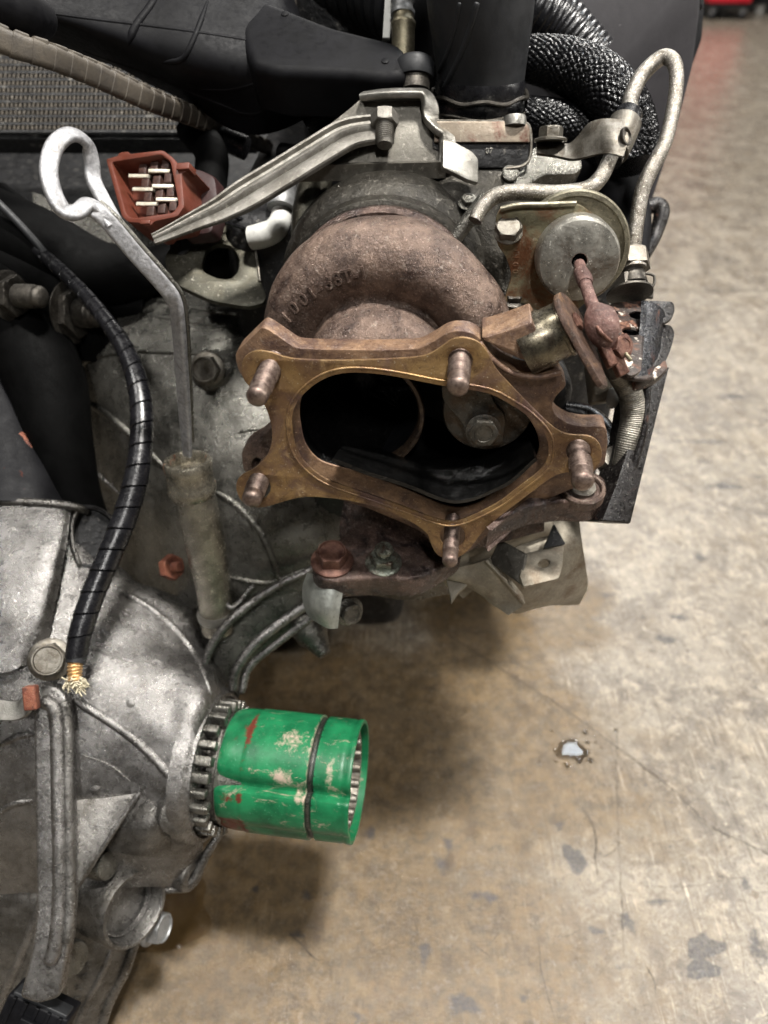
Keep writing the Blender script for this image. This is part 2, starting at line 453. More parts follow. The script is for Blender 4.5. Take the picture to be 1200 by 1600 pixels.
m_alud = MAT('dull_bracket_alloy', '#4e4b45', '#66635c', ns=60, rough=(.34, .52), metal=.7, bump=.0002, bs=900, third='#47443c', ts=35, tth=(.5, .7))
m_alud2 = MAT('ridged_arm_alloy', '#64615b', '#83807a', ns=70, rough=(.38, .54), metal=.8, bump=.0003, bs=900, third='#4b4740', ts=50, tth=(.5, .7))
m_boltm = MAT('dull_bolt_steel', '#5f5b54', '#7e7a72', ns=200, rough=(.32, .5), metal=.85, bump=.0002, bs=1200, third='#5b554c', ts=150)
m_dbolt = MAT('dark_bolt_steel', '#3e3b37', '#57534d', ns=200, rough=(.3, .5), metal=.8, bump=.0002, bs=1200)
m_rbolt = MAT('rusty_bolt', '#6e3b2c', '#85543f', ns=250, rough=(.5, .75), metal=.3, bump=.0005, bs=700, third='#4c2a22', ts=150)
m_bolt_br = MAT('brown_rust_bolt', '#553a31', '#7a594c', ns=250, rough=(.35, .55), metal=.55, bump=.0003, bs=800, third='#4a2f29', ts=150)
m_canm = MAT('stained_zinc_can', '#8b8880', '#b3b0a7', ns=45, rough=(.24, .44), metal=.8, bump=.00015, bs=900, third='#685c50', ts=40, tth=(.50, .64), speck='#e8e5da', ss=520, sth=(.66, .72))
m_canplate = MAT('rust_stained_plate', '#6e6955', '#888268', ns=60, rough=(.35, .55), metal=.7, bump=.0002, bs=900, third='#6e4a33', ts=32, tth=(.46, .58))
m_pink = MAT('dry_rust_rod', '#634640', '#7f635b', ns=160, rough=(.45, .7), metal=.2, bump=.0005, bs=700, third='#4a3430', ts=80, tth=(.44, .58), bump2=.0006, b2s=220, speck='#b09a90', ss=500, sth=(.68, .74))
m_black = MAT('black_plastic', '#070709', '#0e0e11', ns=60, rough=(.5, .64), metal=0, bump=.00006, bs=1500, spec=.14, grain=.2)
m_blackg = MAT('black_rubber_hose', '#191a1c', '#232426', ns=50, rough=(.46, .56), metal=0, bump=.00006, bs=1200, spec=.35, grain=.2)
m_blackw = MAT('glossy_black_wrap', '#0c0c0e', '#151518', ns=60, rough=(.2, .32), metal=0, bump=.0001, bs=700, spec=.6)
m_braid = MAT('black_braided_sleeve', '#060607', '#0b0b0d', ns=500, rough=(.18, .26), metal=0, bump=.00005, bs=2500, spec=.26, grain=.1)
m_blackbox = MAT('dusty_black_panel', '#1c1a1d', '#262427', ns=14, rough=(.55, .65), metal=0, bump=.0001, bs=900, speck='#4b494b', ss=300, sth=(.76, .82), spec=.3, grain=.2)
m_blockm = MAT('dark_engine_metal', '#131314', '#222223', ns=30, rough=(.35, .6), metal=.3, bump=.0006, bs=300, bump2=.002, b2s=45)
m_bsteel = MAT('chipped_black_steel', '#141212', '#1f1c1b', ns=120, rough=(.22, .4), metal=.3, bump=.0003, bs=600, rust='#6a4334', rth=(.60, .66), rs=60, bump2=.0004, b2s=180)
m_bsteel2 = MAT('flaking_black_steel', '#2a2523', '#463c37', ns=120, rough=(.3, .5), metal=.4, bump=.0005, bs=500, rust='#85604d', rth=(.50, .58), rs=75, speck='#b5ada2', ss=180, sth=(.64, .68), bump2=.0005, b2s=180)
m_beige = MAT('dull_alloy_shield', '#7f786c', '#9c9586', ns=60, rough=(.5, .66), metal=.6, bump=.0002, bs=900, third='#6b5a48', ts=38, tth=(.54, .68), bump2=.0004, b2s=180)
m_silver = MAT('galvanised_clip', '#8f938e', '#acafa9', ns=150, rough=(.3, .48), metal=.8, bump=.0003, bs=700, rust='#8a4f3c', rth=(.66, .70), rs=55)
m_flex = MAT('braided_steel_hose', '#6f6b63', '#8f8b81', ns=400, rough=(.3, .45), metal=.85, bump=.0002, bs=1500)
m_redp = MAT('brick_red_plastic', '#57291c', '#673325', ns=60, rough=(.45, .6), metal=0, bump=.0001, bs=900, third='#522818', ts=60)
m_pin = MAT('tinned_terminal', '#c8c0ad', '#ddd6c6', ns=200, rough=(.3, .4), metal=.6, bump=.0001, bs=900)
m_brownp = MAT('brown_terminal_block', '#2e1a15', '#483028', ns=300, rough=(.5, .6), metal=0, bump=.0003, bs=600)
m_maroon_shade = MAT('shaded_maroon_plastic', '#241010', '#341a18', ns=60, rough=(.5, .6), metal=0, bump=.0001, bs=900)  # dark maroon puts the shadow beside the plug into the colour
m_white = MAT('white_plastic', '#b5b5b0', '#c9c9c4', ns=60, rough=(.4, .5), metal=0, bump=.0001, bs=900)
m_greyp = MAT('grey_fitting', '#6f7070', '#8a8b8b', ns=100, rough=(.3, .5), metal=.5, bump=.0002, bs=700)
m_tan = MAT('tan_grey_conduit', '#3f3a34', '#50493f', ns=90, rough=(.5, .65), metal=0, bump=.0002, bs=900)
m_fin = MAT('dusty_fins', '#332e27', '#4b443a', ns=60, rough=(.5, .7), metal=.3, bump=.0003, bs=900)
m_brass = MAT('brass_wire', '#c09a68', '#dcb98a', ns=300, rough=(.3, .45), metal=.85, bump=.0002, bs=900)
m_brass2 = MAT('dull_brass_fitting', '#726b58', '#948d78', ns=120, rough=(.3, .45), metal=.85, bump=.0002, bs=900)
m_frayed = MAT('frayed_white_strands', '#a39a82', '#c9c0a8', ns=300, rough=(.6, .8), metal=0, bump=.0002, bs=900)
m_cart = MAT('red_cart_paint', '#c8142c', '#e02a3c', ns=6, rough=(.3, .4), metal=0, bump=0)
m_cartd = MAT('dark_cart_steel', '#1b1b1e', '#2a2a2e', ns=6, rough=(.4, .5), metal=.3, bump=0)
def green_paint():
    t = NT('worn_green_plastic')
    c = t.mix(t.mr(t.noise(60, 7, .6), .35, .65), lin('#0d4a2d'), lin('#1b6b43'))
    c = t.mix(t.mr(t.noise(900, 3, .6), .66, .75), c, lin('#5c9477'))
    # cream scuffs and red-brown grime with shapes of their own
    st = t.stretch(1.0, 1.6, 1.6)
    s1 = t.mul(t.mr(t.noise(42, 9, .76, 1.2, st), .575, .66), t.mr(t.noise(300, 4, .7), .36, .48))
    c = t.mix(s1, c, lin('#8f8370'))
    att = t.n('ShaderNodeAttribute'); att.attribute_name = 'grime'
    sp = t.n('ShaderNodeSeparateColor'); t.l(att.outputs['Color'], sp.inputs[0])
    g = t.mr(t.mul(sp.outputs[0], t.mul(t.noise(170, 9, .8, .4), 2.2), 'ADD'), 1.50, 1.74)
    c = t.mix(g, c, lin('#592d22'))
    g2 = t.mr(t.mul(sp.outputs[1], t.mul(t.noise(210, 9, .8, .5), 2.6), 'ADD'), 1.62, 2.12)
    c = t.mix(g2, c, lin('#a59384'))
    g3 = t.mr(sp.outputs[2], .3, .7); c = t.mix(g3, c, lin('#15241b'))
    t.l(c, t.b.inputs['Base Color'])
    t.l(t.mr(t.noise(80, 6, .7), .3, .7, .27, .46), t.b.inputs['Roughness']); t.b.inputs['Specular IOR Level'].default_value = .3
    h = t.mul(t.noise(120, 7, .7), t.mul(s1, .6), 'ADD')
    t.l(t.bump(h, .0004, .6), t.b.inputs['Normal'])
    return t.m
m_green = green_paint()
def gasket_mat():
    t = NT('heat_tinted_gasket')
    fine = t.noise(800, 6, .75)
    c = t.mix(t.mr(t.noise(34, 9, .7, 1.2), .38, .60), lin('#967a52'), lin('#745a44'))
    c = t.mix(t.mr(t.noise(22, 8, .68, .9), .50, .62), c, lin('#68524a'))
    c = t.mix(t.mr(t.noise(48, 8, .7, 1.0), .56, .68, 0, .8), c, lin('#b59a72'))
    c = t.mix(t.mr(t.noise(130, 9, .78, .6), .53, .64, 0, .7), c, lin('#4c3629'))
    x = t.n('ShaderNodeTexNoise'); x.inputs['Scale'].default_value = 60; x.inputs['Detail'].default_value = 3; x.inputs['Distortion'].default_value = .6; t.l(t.tc, x.inputs['Vector'])
    sn = t.mul(t.mul(x.outputs[0], 60.0), 0.0, 'SINE')
    c = t.mix(t.mul(t.mr(sn, .82, 1.0), t.mr(t.noise(35, 3, .5), .5, .62, 0, .5)), c, lin('#4a3422'))
    c = t.mix(t.mr(t.noise(1100, 3, .6), .64, .74, 0, .8), c, lin('#d0c4aa'))
    t.l(c, t.b.inputs['Base Color']); t.b.inputs['Metallic'].default_value = .6
    t.l(t.mr(t.noise(160, 8, .75), .3, .7, .22, .52), t.b.inputs['Roughness'])
    t.l(t.bump(fine, .0003, .8, t.bump(t.noise(110, 6, .65), .0007, .7)), t.b.inputs['Normal'])
    return t.m
m_gasket = gasket_mat()
def concrete():
    t = NT('stained_concrete')
    c = t.mix(t.mr(t.noise(1.8, 6, .6, .4), .35, .65), lin('#7f776a'), lin('#938b7f'))
    c = t.mix(t.mr(t.noise(13, 10, .75, .8), .44, .58, 0, .95), c, lin('#625b53'))
    c = t.mix(t.mr(t.noise(55, 9, .78, .6), .50, .62, 0, .7), c, lin('#a89d8c'))
    c = t.mix(t.mr(t.noise(85, 9, .8, .8), .51, .62, 0, .75), c, lin('#554e47'))
    c = t.mix(t.mr(t.noise(330, 8, .85), .54, .62, 0, .85), c, lin('#38332e'))
    c = t.mix(t.mr(t.noise(190, 6, .75), .60, .70, 0, .8), c, lin('#c9bda8'))
    for rot, sc, k in ((.5, 60, .58), (2.2, 70, .59), (1.25, 50, .60), (2.85, 80, .59), (.05, 90, .60)):
        v = t.stretch(1.0, .05, 1.0, (0, 0, rot))
        c = t.mix(t.mul(t.mr(t.noise(sc * 4, 5, .7, .3, v), k, k + .05), t.mr(t.noise(6 + sc * .1, 4, .65), .44, .58, 0, .75)), c, lin('#544c44'))
        c = t.mix(t.mul(t.mr(t.noise(sc * 5, 5, .7, .3, v), k + .03, k + .07), t.mr(t.noise(8 + sc * .1, 4, .65), .46, .6, 0, .6)), c, lin('#d0c4b0'))
    att = t.n('ShaderNodeAttribute'); att.attribute_name = 'stain'
    sp = t.n('ShaderNodeSeparateColor'); t.l(att.outputs['Color'], sp.inputs[0])
    yel = t.mr(t.mul(sp.outputs[1], t.mul(t.noise(14, 9, .75), .9), 'ADD'), .42, .85)
    c = t.mix(t.mul(yel, .82), c, t.mix(t.mr(t.noise(70, 9, .78), .4, .6), lin('#483a26'), lin('#6c583b')))
    c = t.mix(t.mul(yel, t.mr(t.noise(34, 8, .75, .5), .52, .62, 0, .5)), c, lin('#4d4030'))
    dk = t.mr(t.mul(sp.outputs[0], t.mul(t.noise(60, 9, .8, .5), 1.3), 'ADD'), .98, 1.22)
    c = t.mix(t.mul(dk, t.mr(t.noise(300, 5, .7), .35, .6, .55, .95)), c, lin('#393737'))
    wet = t.mr(t.mul(sp.outputs[2], t.mul(t.noise(26, 7, .7), .7), 'ADD'), .72, .84)
    c = t.mix(t.mul(wet, .55), c, lin('#3f3320'))
    t.l(c, t.b.inputs['Base Color'])
    r = t.mr(t.noise(45, 8, .75), .3, .7, .10, .36)
    x = t.n('ShaderNodeMix', data_type='FLOAT'); t.l(wet, x.inputs[0]); t.l(r, x.inputs[2]); x.inputs[3].default_value = .10
    t.l(x.outputs[0], t.b.inputs['Roughness'])
    t.l(t.bump(t.noise(420, 8, .8), .0009, .6, t.bump(t.noise(60, 8, .7), .0016, .45)), t.b.inputs['Normal'])
    return t.m
m_floor = concrete()
m_tubem = MAT('pitted_tube_steel', '#77736a', '#a9a497', ns=110, grain=.2, rough=(.14, .26), metal=.85, bump=.0006, bs=420, third='#5a574b', ts=45, tth=(.5, .66))
m_collar = MAT('olive_collar', '#6e695e', '#979183', ns=120, grain=.3, rough=(.18, .36), metal=.8, bump=.0003, bs=600, rust='#8a5638', rth=(.60, .66), rs=110, speck='#c9bea6', ss=500, sth=(.68, .74))
m_mount = MAT('dusty_dark_plastic', '#111113', '#1a1a1c', ns=30, rough=(.5, .65), metal=0, bump=.0002, bs=700, rust='#6a382c', rth=(.66, .69), rs=40, spec=.12)
def liquid(name, col, rough, trans=.0):
    t = NT(name); t.b.inputs['Base Color'].default_value = lin(col); t.b.inputs['Roughness'].default_value = rough
    t.b.inputs['Transmission Weight'].default_value = trans; t.b.inputs['IOR'].default_value = 1.33
    return t.m
m_water = liquid('clear_water', '#ffffff', .02, 1.0)
m_oil = liquid('thin_brown_oil', '#b08a4a', .04, 1.0); m_oil.node_tree.nodes['Principled BSDF'].inputs['IOR'].default_value = 1.45

def see_through(name, col, rough, alpha, lo=None):
    t = NT(name); t.b.inputs['Base Color'].default_value = lin(col); t.b.inputs['Roughness'].default_value = rough
    if lo: t.l(t.mul(t.mr(t.noise(140, 8, .8), .38, .6), alpha), t.b.inputs['Alpha'])
    else: t.b.inputs['Alpha'].default_value = alpha
    return t.m
m_scratch = see_through('scuff_mark', '#4a433c', .7, .55, 1)
m_crack = see_through('hairline_crack', '#332e29', .8, .9, 1)
m_oil = see_through('thin_brown_oil', '#5a4424', .05, .40)
m_nutg = MAT('greenish_plated_nut', '#666c62', '#9da296', ns=200, rough=(.22, .4), metal=.8, bump=.0003, bs=900, third='#5c4a40', ts=160)
m_dcomp = MAT('sooty_olive_casting', '#24221e', '#3a3731', ns=60, rough=(.3, .5), metal=.6, bump=.0004, bs=600, bump2=.0005, b2s=150)
m_groove = MAT('grimy_groove', '#161a17', '#3b3a33', ns=200, rough=(.3, .5), metal=.3, bump=.0002, bs=900)
m_shade_black = MAT('shade_black', '#030303', '#060606', ns=30, rough=(.6, .7), metal=0, bump=.0002, bs=500, spec=.06, grain=.1)  # near-black standing in for shade, not a rubber colour
m_bush = MAT('polished_sleeve', '#5a554c', '#77705f', ns=200, rough=(.24, .34), metal=.9, bump=.00003, bs=1200, third='#4d453b', ts=120)
m_lever = MAT('scaled_lever_steel', '#382b26', '#5f4a3e', ns=200, rough=(.3, .5), metal=.5, bump=.0004, bs=700, third='#8a6a4c', ts=110, tth=(.56, .66))
m_bsteel3 = MAT('rust_streaked_black_steel', '#15161a', '#25262a', ns=120, rough=(.18, .36), metal=.4, bump=.0004, bs=500, rust='#7a5344', rth=(.54, .62), rs=55, bump2=.0006, b2s=160)
m_rim = MAT('brown_port_rim', '#352b25', '#574739', ns=200, rough=(.25, .45), metal=.5, bump=.0003, bs=900)
# ================================================================ FLOOR
def grade(lo, hi, a, b, step, g=1.22):
    xs = list(np.arange(a, b + 1e-9, step)); s = step
    r = []; x = b
    while x < hi: s *= g; x += s; r.append(min(x, hi))
    s = step; l = []; x = a
    while x > lo: s *= g; x -= s; l.append(max(x, lo))
    return np.array(l[::-1] + xs + r)
gx = grade(-6, 9, -.34, .72, .0028); gy = grade(-1.5, 14, .06, 1.15, .0028)
X, Y = np.meshgrid(gx, gy); nx, ny = len(gx), len(gy)
def fl(u, v):
    q = PZ(u, v, 0); return q.x, q.y
def dseg(pts):
    q = [fl(*a) for a in pts]; D = np.full(X.shape, 1e9)
    for (ax, ay), (bx, by) in zip(q, q[1:]):
        dx, dy = bx - ax, by - ay; L = dx * dx + dy * dy + 1e-12
        t = np.clip(((X - ax) * dx + (Y - ay) * dy) / L, 0, 1)
        D = np.minimum(D, np.hypot(X - ax - t * dx, Y - ay - t * dy))
    return D
def blob(u, v, ru, rv=None, soft=.5):
    ax, ay = fl(u, v); bx, _ = fl(u + ru, v); _, cy = fl(u, v + (rv or ru))
    an = np.arctan2((Y - ay) / abs(cy - ay), (X - ax) / abs(bx - ax)); p = u * 1.7 + v
    r = np.hypot((X - ax) / abs(bx - ax), (Y - ay) / abs(cy - ay)) / (1 + .20 * np.sin(2 * an + p) + .14 * np.sin(3 * an + 2 * p) + .08 * np.sin(5 * an + p) + .05 * np.sin(9 * an)); return np.clip((1 + soft - r) / (2 * soft), 0, 1)
S0 = np.zeros(X.shape); S1 = np.zeros(X.shape); S2 = np.zeros(X.shape)
def mx(A, B): np.maximum(A, B, out=A)
RIB = []
def line(pts, w, k): RIB.append((pts, w, k))
for b in ((1100, 1480, 26, 20, .3), (1098, 1515, 22, 18, .3), (898, 1342, 17, 20, .3)): mx(S0, .95 * blob(*b))
for b in ((875, 1290, 8, 9), (1000, 1340, 4, 5), (700, 1320, 10, 16), (760, 1400, 30, 10), (720, 1570, 42, 20), (480, 1400, 12, 10), (462, 1460, 14, 9), (400, 1390, 6, 8), (820, 1560, 9, 10), (665, 1490, 12, 26),
          (1165, 1380, 12, 14), (690, 1350, 14, 20), (1040, 1000, 24, 9), (1060, 965, 20, 7), (950, 930, 14, 6), (1130, 760, 50, 5), (1100, 690, 60, 4), (1150, 620, 40, 4), (1095, 870, 12, 8), (1030, 1410, 26, 7), (975, 1510, 24, 7),
          (935, 1455, 26, 8), (980, 1440, 12, 22), (1180, 1480, 20, 30), (560, 1590, 14, 10), (580, 1300, 10, 12)): mx(S0, .62 * blob(*b, .8))
line([(690, 985), (790, 1050), (870, 1100), (960, 1165), (1040, 1225), (1110, 1290), (1170, 1320), (1230, 1350)], .0011, .80)
line([(905, 1258), (922, 1280), (932, 1310), (930, 1345), (936, 1380)], .0013, .85)
line([(965, 1130), (963, 1200), (966, 1300), (972, 1420), (975, 1500)], .0012, .42)
line([(845, 1088), (872, 1112), (885, 1130)], .0009, .5)
line([(1110, 1140), (1125, 1180), (1135, 1220)], .0012, .5)
line([(1010, 1385), (1080, 1385), (1140, 1372)], .0010, .5)
line([(1005, 1500), (1020, 1530), (1026, 1560)], .0012, .75)
line([(1160, 1480), (1165, 1540)], .0008, .5); line([(1085, 1540), (1092, 1600)], .0008, .6)
line([(450, 1455), (470, 1475), (492, 1498), (505, 1500)], .0012, .7)
line([(1040, 1000), (1065, 1010), (1090, 1002)], .0014, .6); line([(1075, 920), (1100, 950)], .0011, .5)
line([(880, 1000), (920, 1010), (945, 1003)], .0009, .45); line([(840, 1465), (850, 1540), (870, 1600)], .0011, .4)
line([(-400, 462), (300, 458), (1000, 455), (1700, 452)], .0048, .9)
rr = random.Random(3)
for i in range(95):
    u = rr.uniform(520, 1220); v = rr.uniform(900, 1600); a = rr.gauss(-.2, .8) + (1.5 if rr.random() < .3 else 0); L = rr.uniform(8, 70)
    c = rr.uniform(-.3, .3)
    pts = [(u, v), (u + L * .5 * math.cos(a), v + L * .5 * math.sin(a)), (u + L * math.cos(a + c), v + L * math.sin(a + c))]
    line(pts, rr.uniform(.0004, .0011), rr.uniform(.15, .5))
for i in range(60): mx(S0, rr.uniform(.3, .6) * blob(rr.uniform(300, 1220), rr.uniform(900, 1600), rr.uniform(2, 9), rr.uniform(2, 8), .7))
for i in range(40): mx(S0, rr.uniform(.25, .5) * blob(rr.uniform(1000, 1220), rr.uniform(500, 950), rr.uniform(10, 50), rr.uniform(1.5, 4), .8))
# yellow-brown oil staining round the engine
for b in ((430, 1420, 330, 170, .9), (620, 1180, 260, 170, .8), (250, 1560, 220, 120, .8), (760, 1050, 120, 130, .7), (880, 960, 60, 40, .8), (540, 1560, 300, 100, .9)): mx(S1, .8 * blob(*b))
for b in ((690, 1385, 20, 14, .5), (800, 1320, 12, 8, .5), (720, 1290, 24, 30, .6), (860, 1490, 60, 8, .5), (705, 1430, 30, 18, .6), (560, 1480, 60, 20, .8)): mx(S1, blob(*b[:4], 1.0))
mx(S2, .72 * blob(262, 1432, 66, 44, .6)); mx(S2, .75 * blob(235, 1462, 86, 30, .6)); mx(S2, .62 * blob(705, 1345, 16, 26, .9)); mx(S2, .9 * blob(1180, 1398, 9, 5, .3)); mx(S2, .6 * blob(730, 1300, 24, 16, .9))
vz = np.zeros(X.shape) - .0012 * np.clip(1 - np.abs(Y - PZ(1000, 455, 0).y) / .006, 0, 1)
me = bpy.data.meshes.new('floor')
me.vertices.add(nx * ny); me.vertices.foreach_set('co', np.stack([X, Y, vz], -1).reshape(-1).astype(np.float32))
I = np.arange(nx * ny).reshape(ny, nx); Q = np.stack([I[:-1, :-1], I[:-1, 1:], I[1:, 1:], I[1:, :-1]], -1).reshape(-1, 4)
me.loops.add(Q.size); me.loops.foreach_set('vertex_index', Q.reshape(-1).astype(np.int32))
me.polygons.add(len(Q)); me.polygons.foreach_set('loop_start', (np.arange(len(Q)) * 4).astype(np.int32))
me.update(calc_edges=True); me.validate()
ca = me.color_attributes.new('stain', 'FLOAT_COLOR', 'POINT')
ca.data.foreach_set('color', np.stack([S0, S1, S2, np.ones_like(S0)], -1).reshape(-1).astype(np.float32))
me.materials.append(m_floor); me.polygons.foreach_set('use_smooth', [True] * len(me.polygons))
floor = bpy.data.objects.new('floor', me); COL.objects.link(floor); floor['kind'] = 'structure'; floor['label'] = 'stained grey brown concrete workshop floor'

# thin cracks and scratches: ragged slivers lying on the concrete
rbm = {0: MB(), 1: MB()}; rq = random.Random(9)
for pts, w, k in RIB:
    q = cr([fl(*a) for a in pts], 8) if len(pts) > 2 else [fl(*a) for a in pts]
    q = resample([(a, b, 0.0) for a, b in q], .0035)
    V = []; m = len(q); wig = rq.uniform(0, 50)
    for i, (a, b, _) in enumerate(q):
        j0 = q[max(0, i - 1)]; j1 = q[min(m - 1, i + 1)]; d = Vector((j1[0] - j0[0], j1[1] - j0[1], 0)).normalized(); nn = Vector((-d.y, d.x, 0))
        ta_ = min(1, i / 3, (m - 1 - i) / 3) if m > 6 else (1 if 0 < i < m - 1 else .1)
        o = nn * (.0012 * mnoise.noise(Vector((i * .35, wig, 0)))); ww = w * (.42 + .4 * abs(mnoise.noise(Vector((i * .8, wig, 3))))) * ta_ + .00005
        c = Vector((a, b, .0004)) + o; V += [c + nn * ww, c - nn * ww]
    rbm[1 if k > .6 else 0].add(V, [(2 * i, 2 * i + 1, 2 * i + 3, 2 * i + 2) for i in range(m - 1)])
for k_, nm, mm in ((0, 'floor_scratches', m_scratch), (1, 'floor_cracks', m_crack)):
    o_ = rbm[k_].build(nm, mm, floor, 0); o_['kind'] = 'stuff'

# ================================================================ TURBOCHARGER
turbo = thing('turbocharger', 'brown rusted turbocharger housing with an open oval five stud outlet', 'turbocharger', PY(600, 600, .33))
FL = Frame(PY(600, 600, .312), (-.10, -1, 0))
VC = Vector((-.0015, .360, CAMH - .1835)); VA = Vector((-.10, -1, 0)).normalized()
fin_ = [(470, 664), (468, 640), (474, 615), (492, 592), (520, 578), (560, 573), (620, 580), (700, 596), (760, 607), (800, 628), (830, 660), (842, 690), (838, 712), (822, 728), (800, 748), (760, 778), (745, 786), (725, 792), (706, 792), (680, 784), (640, 766), (575, 742), (520, 727), (495, 716), (477, 693)]
fin_ = cr(fin_, 3, True)
# --- volute: a scroll whose tube swells towards the right
def scroll(a, r, h):
    # a=0 is +w (left/right), a=pi/2 is up
    x = math.cos(a)                                    # +1 on one side, -1 on the other
    return r * (1.0 + .012 * x)
def volute():
    mb = MB(); seg = 144
    prof = []
    rt = .0205; rc_ = .0440
    for a in range(-110, 113, 5): prof.append((rc_ + rt * math.cos(math.radians(a)), rt * math.sin(math.radians(a))))
    prof += [(.0350, .0188), (.0335, .0184), (.0318, .0184), (.0303, .0190), (.0294, .0205), (.0289, .0228), (.0282, .0255), (.0270, .0285), (.0252, .0315), (.0230, .0342), (.0205, .0365), (.018, .038)]
    lathe_mb(VC, VA, prof, seg=seg, mb=mb, cap0=False, cap1=False)
    V = []
    for p in mb.v:
        q = p - VC; h = q.dot(VA); r = (q - VA * h); R = r.length
        ang = math.atan2(r.z, r.x)                     # 0 right, pi/2 up, pi left
        right = max(0.0, math.cos(ang))
        k = 1 + .075 * right ** 1.3 - .03 * max(0, -math.cos(ang)) ** 2
        hh = h + (.006 * right * max(0, min(1, (R - .03) / .02)))
        # a soft ridge over the crown of the scroll, right of centre
        ridge = math.exp(-((ang - math.radians(78)) / .10) ** 2) * .0010 + math.exp(-((ang - math.radians(42)) / .16) ** 2) * -.0012
        n = mnoise.noise(p * 90) * .0004 + mnoise.noise(p * 260) * .00018
        rn = r.normalized() if R > 1e-6 else r
        q_ = rn * (R * k + n + (ridge if R > .045 else 0)); q_.x *= 1 + .30 * max(0, min(1, (.035 - R) / .008))
        V.append(VC + VA * hh + q_)
    mb.v = V
    poly = [FL.loc(a, b) for a, b in fin_]; pcx = sum(p[0] for p in poly) / len(poly); pcy = sum(p[1] for p in poly) / len(poly)
    poly = [(pcx + (x - pcx) * 1.04, pcy + (y - pcy) * 1.04) for x, y in poly]
    def inside(q):
        if (q - FL.o).dot(FL.n) < -.066: return False
        d = q - FL.o; x, y = d.dot(FL.u), d.dot(FL.v); c = False
        for i in range(len(poly)):
            x1, y1 = poly[i - 1]; x2, y2 = poly[i]
            if (y1 > y) != (y2 > y) and x < (x2 - x1) * (y - y1) / (y2 - y1) + x1: c = not c
        return c
    mb.f = [f for f in mb.f if not inside(V[f[0]])]
    return mb.build('turbine_housing', m_turb, turbo, 60)
vol = volute(); hv = hitter(vol)
# --- raised casting number following the scroll
tm = MB()
chars = [('1', 449, 497), ('0', 461, 481), ('0', 475, 468), ('1', 488, 458), ('-', 500, 450), ('6', 513, 443), ('8', 528, 436), ('T', 543, 432), ('-', 556, 429), ('1', 568, 427)]
for i, (ch, u, v) in enumerate(chars):
    p, n = hv(u, v)
    if p is None: continue
    a = chars[max(0, i - 1)]; b = chars[min(len(chars) - 1, i + 1)]
    pa, _ = hv(a[1], a[2]); pb, _ = hv(b[1], b[2])
    if pa is None or pb is None: continue
    ux = (pb - pa); ux = (ux - n * ux.dot(n)).normalized(); uy = n.cross(ux)
    glyph_mb(tm, ch, p - n * .0004, ux, uy, .0088, .0015, .016)
tm.build('casting_number', m_turb, turbo, 40)
# --- cast outlet flange
fo = [(366, 553), (409, 511), (418, 514), (462, 544), (500, 546), (600, 547), (655, 545), (680, 532), (700, 519), (720, 516), (741, 521), (756, 535), (772, 561), (809, 580), (845, 583), (872, 578), (887, 602), (868, 620), (862, 634), (868, 650), (890, 663), (915, 667), (947, 666), (950, 690), (945, 727), (934, 732), (905, 760), (868, 775), (800, 812), (760, 838), (735, 862), (712, 872), (680, 862), (664, 835), (640, 822), (575, 795), (500, 772), (440, 760), (415, 752), (398, 735), (420, 715), (432, 690), (430, 650), (412, 615), (385, 598), (372, 580)]
fo = rc(fo, 9, 3)
flange = plate('outlet_flange', FL, fo, m_flange, turbo, holes=[fin_], th=.0115, bev=.0007)
# raised rim inside the cast opening and the boss on the upper right shoulder
def chamber():
    g = MB(); loops = []
    base = [FL.loc(a, b) for a, b in fin_]
    cx = sum(p[0] for p in base) / len(base); cy = sum(p[1] for p in base) / len(base)
    for h, k in ((-.001, 1.0), (-.004, .995), (-.010, .985), (-.016, .965), (-.024, .93), (-.034, .80), (-.048, .70), (-.058, .60)):
        loops.append([FL.w(cx + (x - cx) * k, cy + (y - cy) * k, h) for x, y in base])
    m = len(base); V = [q + Vector((0, 0, .0016 * mnoise.noise(q * 70) * (1 if (q.z < FL.o.z - .01 and (q - FL.o).dot(FL.n) < -.013) else 0))) for l in loops for q in l]; Fc = []
    for r in range(len(loops) - 1):
        for i in range(m): j = (i + 1) % m; Fc.append((r * m + i, r * m + j, (r + 1) * m + j, (r + 1) * m + i))
    # outer skin so the wall has thickness
    k0 = len(V)
    for h, k in ((-.001, 1.03), (-.063, .66)): V += [FL.w(cx + (x - cx) * k, cy + (y - cy) * k, h) for x, y in base]
    for i in range(m):
        j = (i + 1) % m; Fc.append((k0 + i, k0 + m + i, k0 + m + j, k0 + j)); Fc.append((i, k0 + i, k0 + j, j))
    back = (len(loops) - 1) * m
    Fc.append(tuple(back + i for i in range(m))); Fc.append(tuple(k0 + m + i for i in range(m)))
    g.add(V, Fc); return g.build('outlet_chamber', m_soot, turbo, 50)
cham = chamber()
loft('chamber_shelf', [[(520, 716, .354), (560, 731, .358), (636, 756, .365), (712, 782, .371), (784, 758, .367), (836, 716, .360)],
                        [(526, 708, .363), (562, 717, .370), (630, 734, .378), (705, 752, .382), (778, 735, .377), (832, 700, .366)],
                        [(532, 700, .374), (566, 704, .384), (622, 712, .392), (700, 722, .392), (770, 708, .386), (826, 682, .374)],
                        [(540, 696, .39), (570, 698, .40), (620, 704, .41), (700, 714, .408), (770, 700, .40), (820, 670, .39)]], m_soot, turbo, th=.002, n=8, rough=.0005, rs=80)
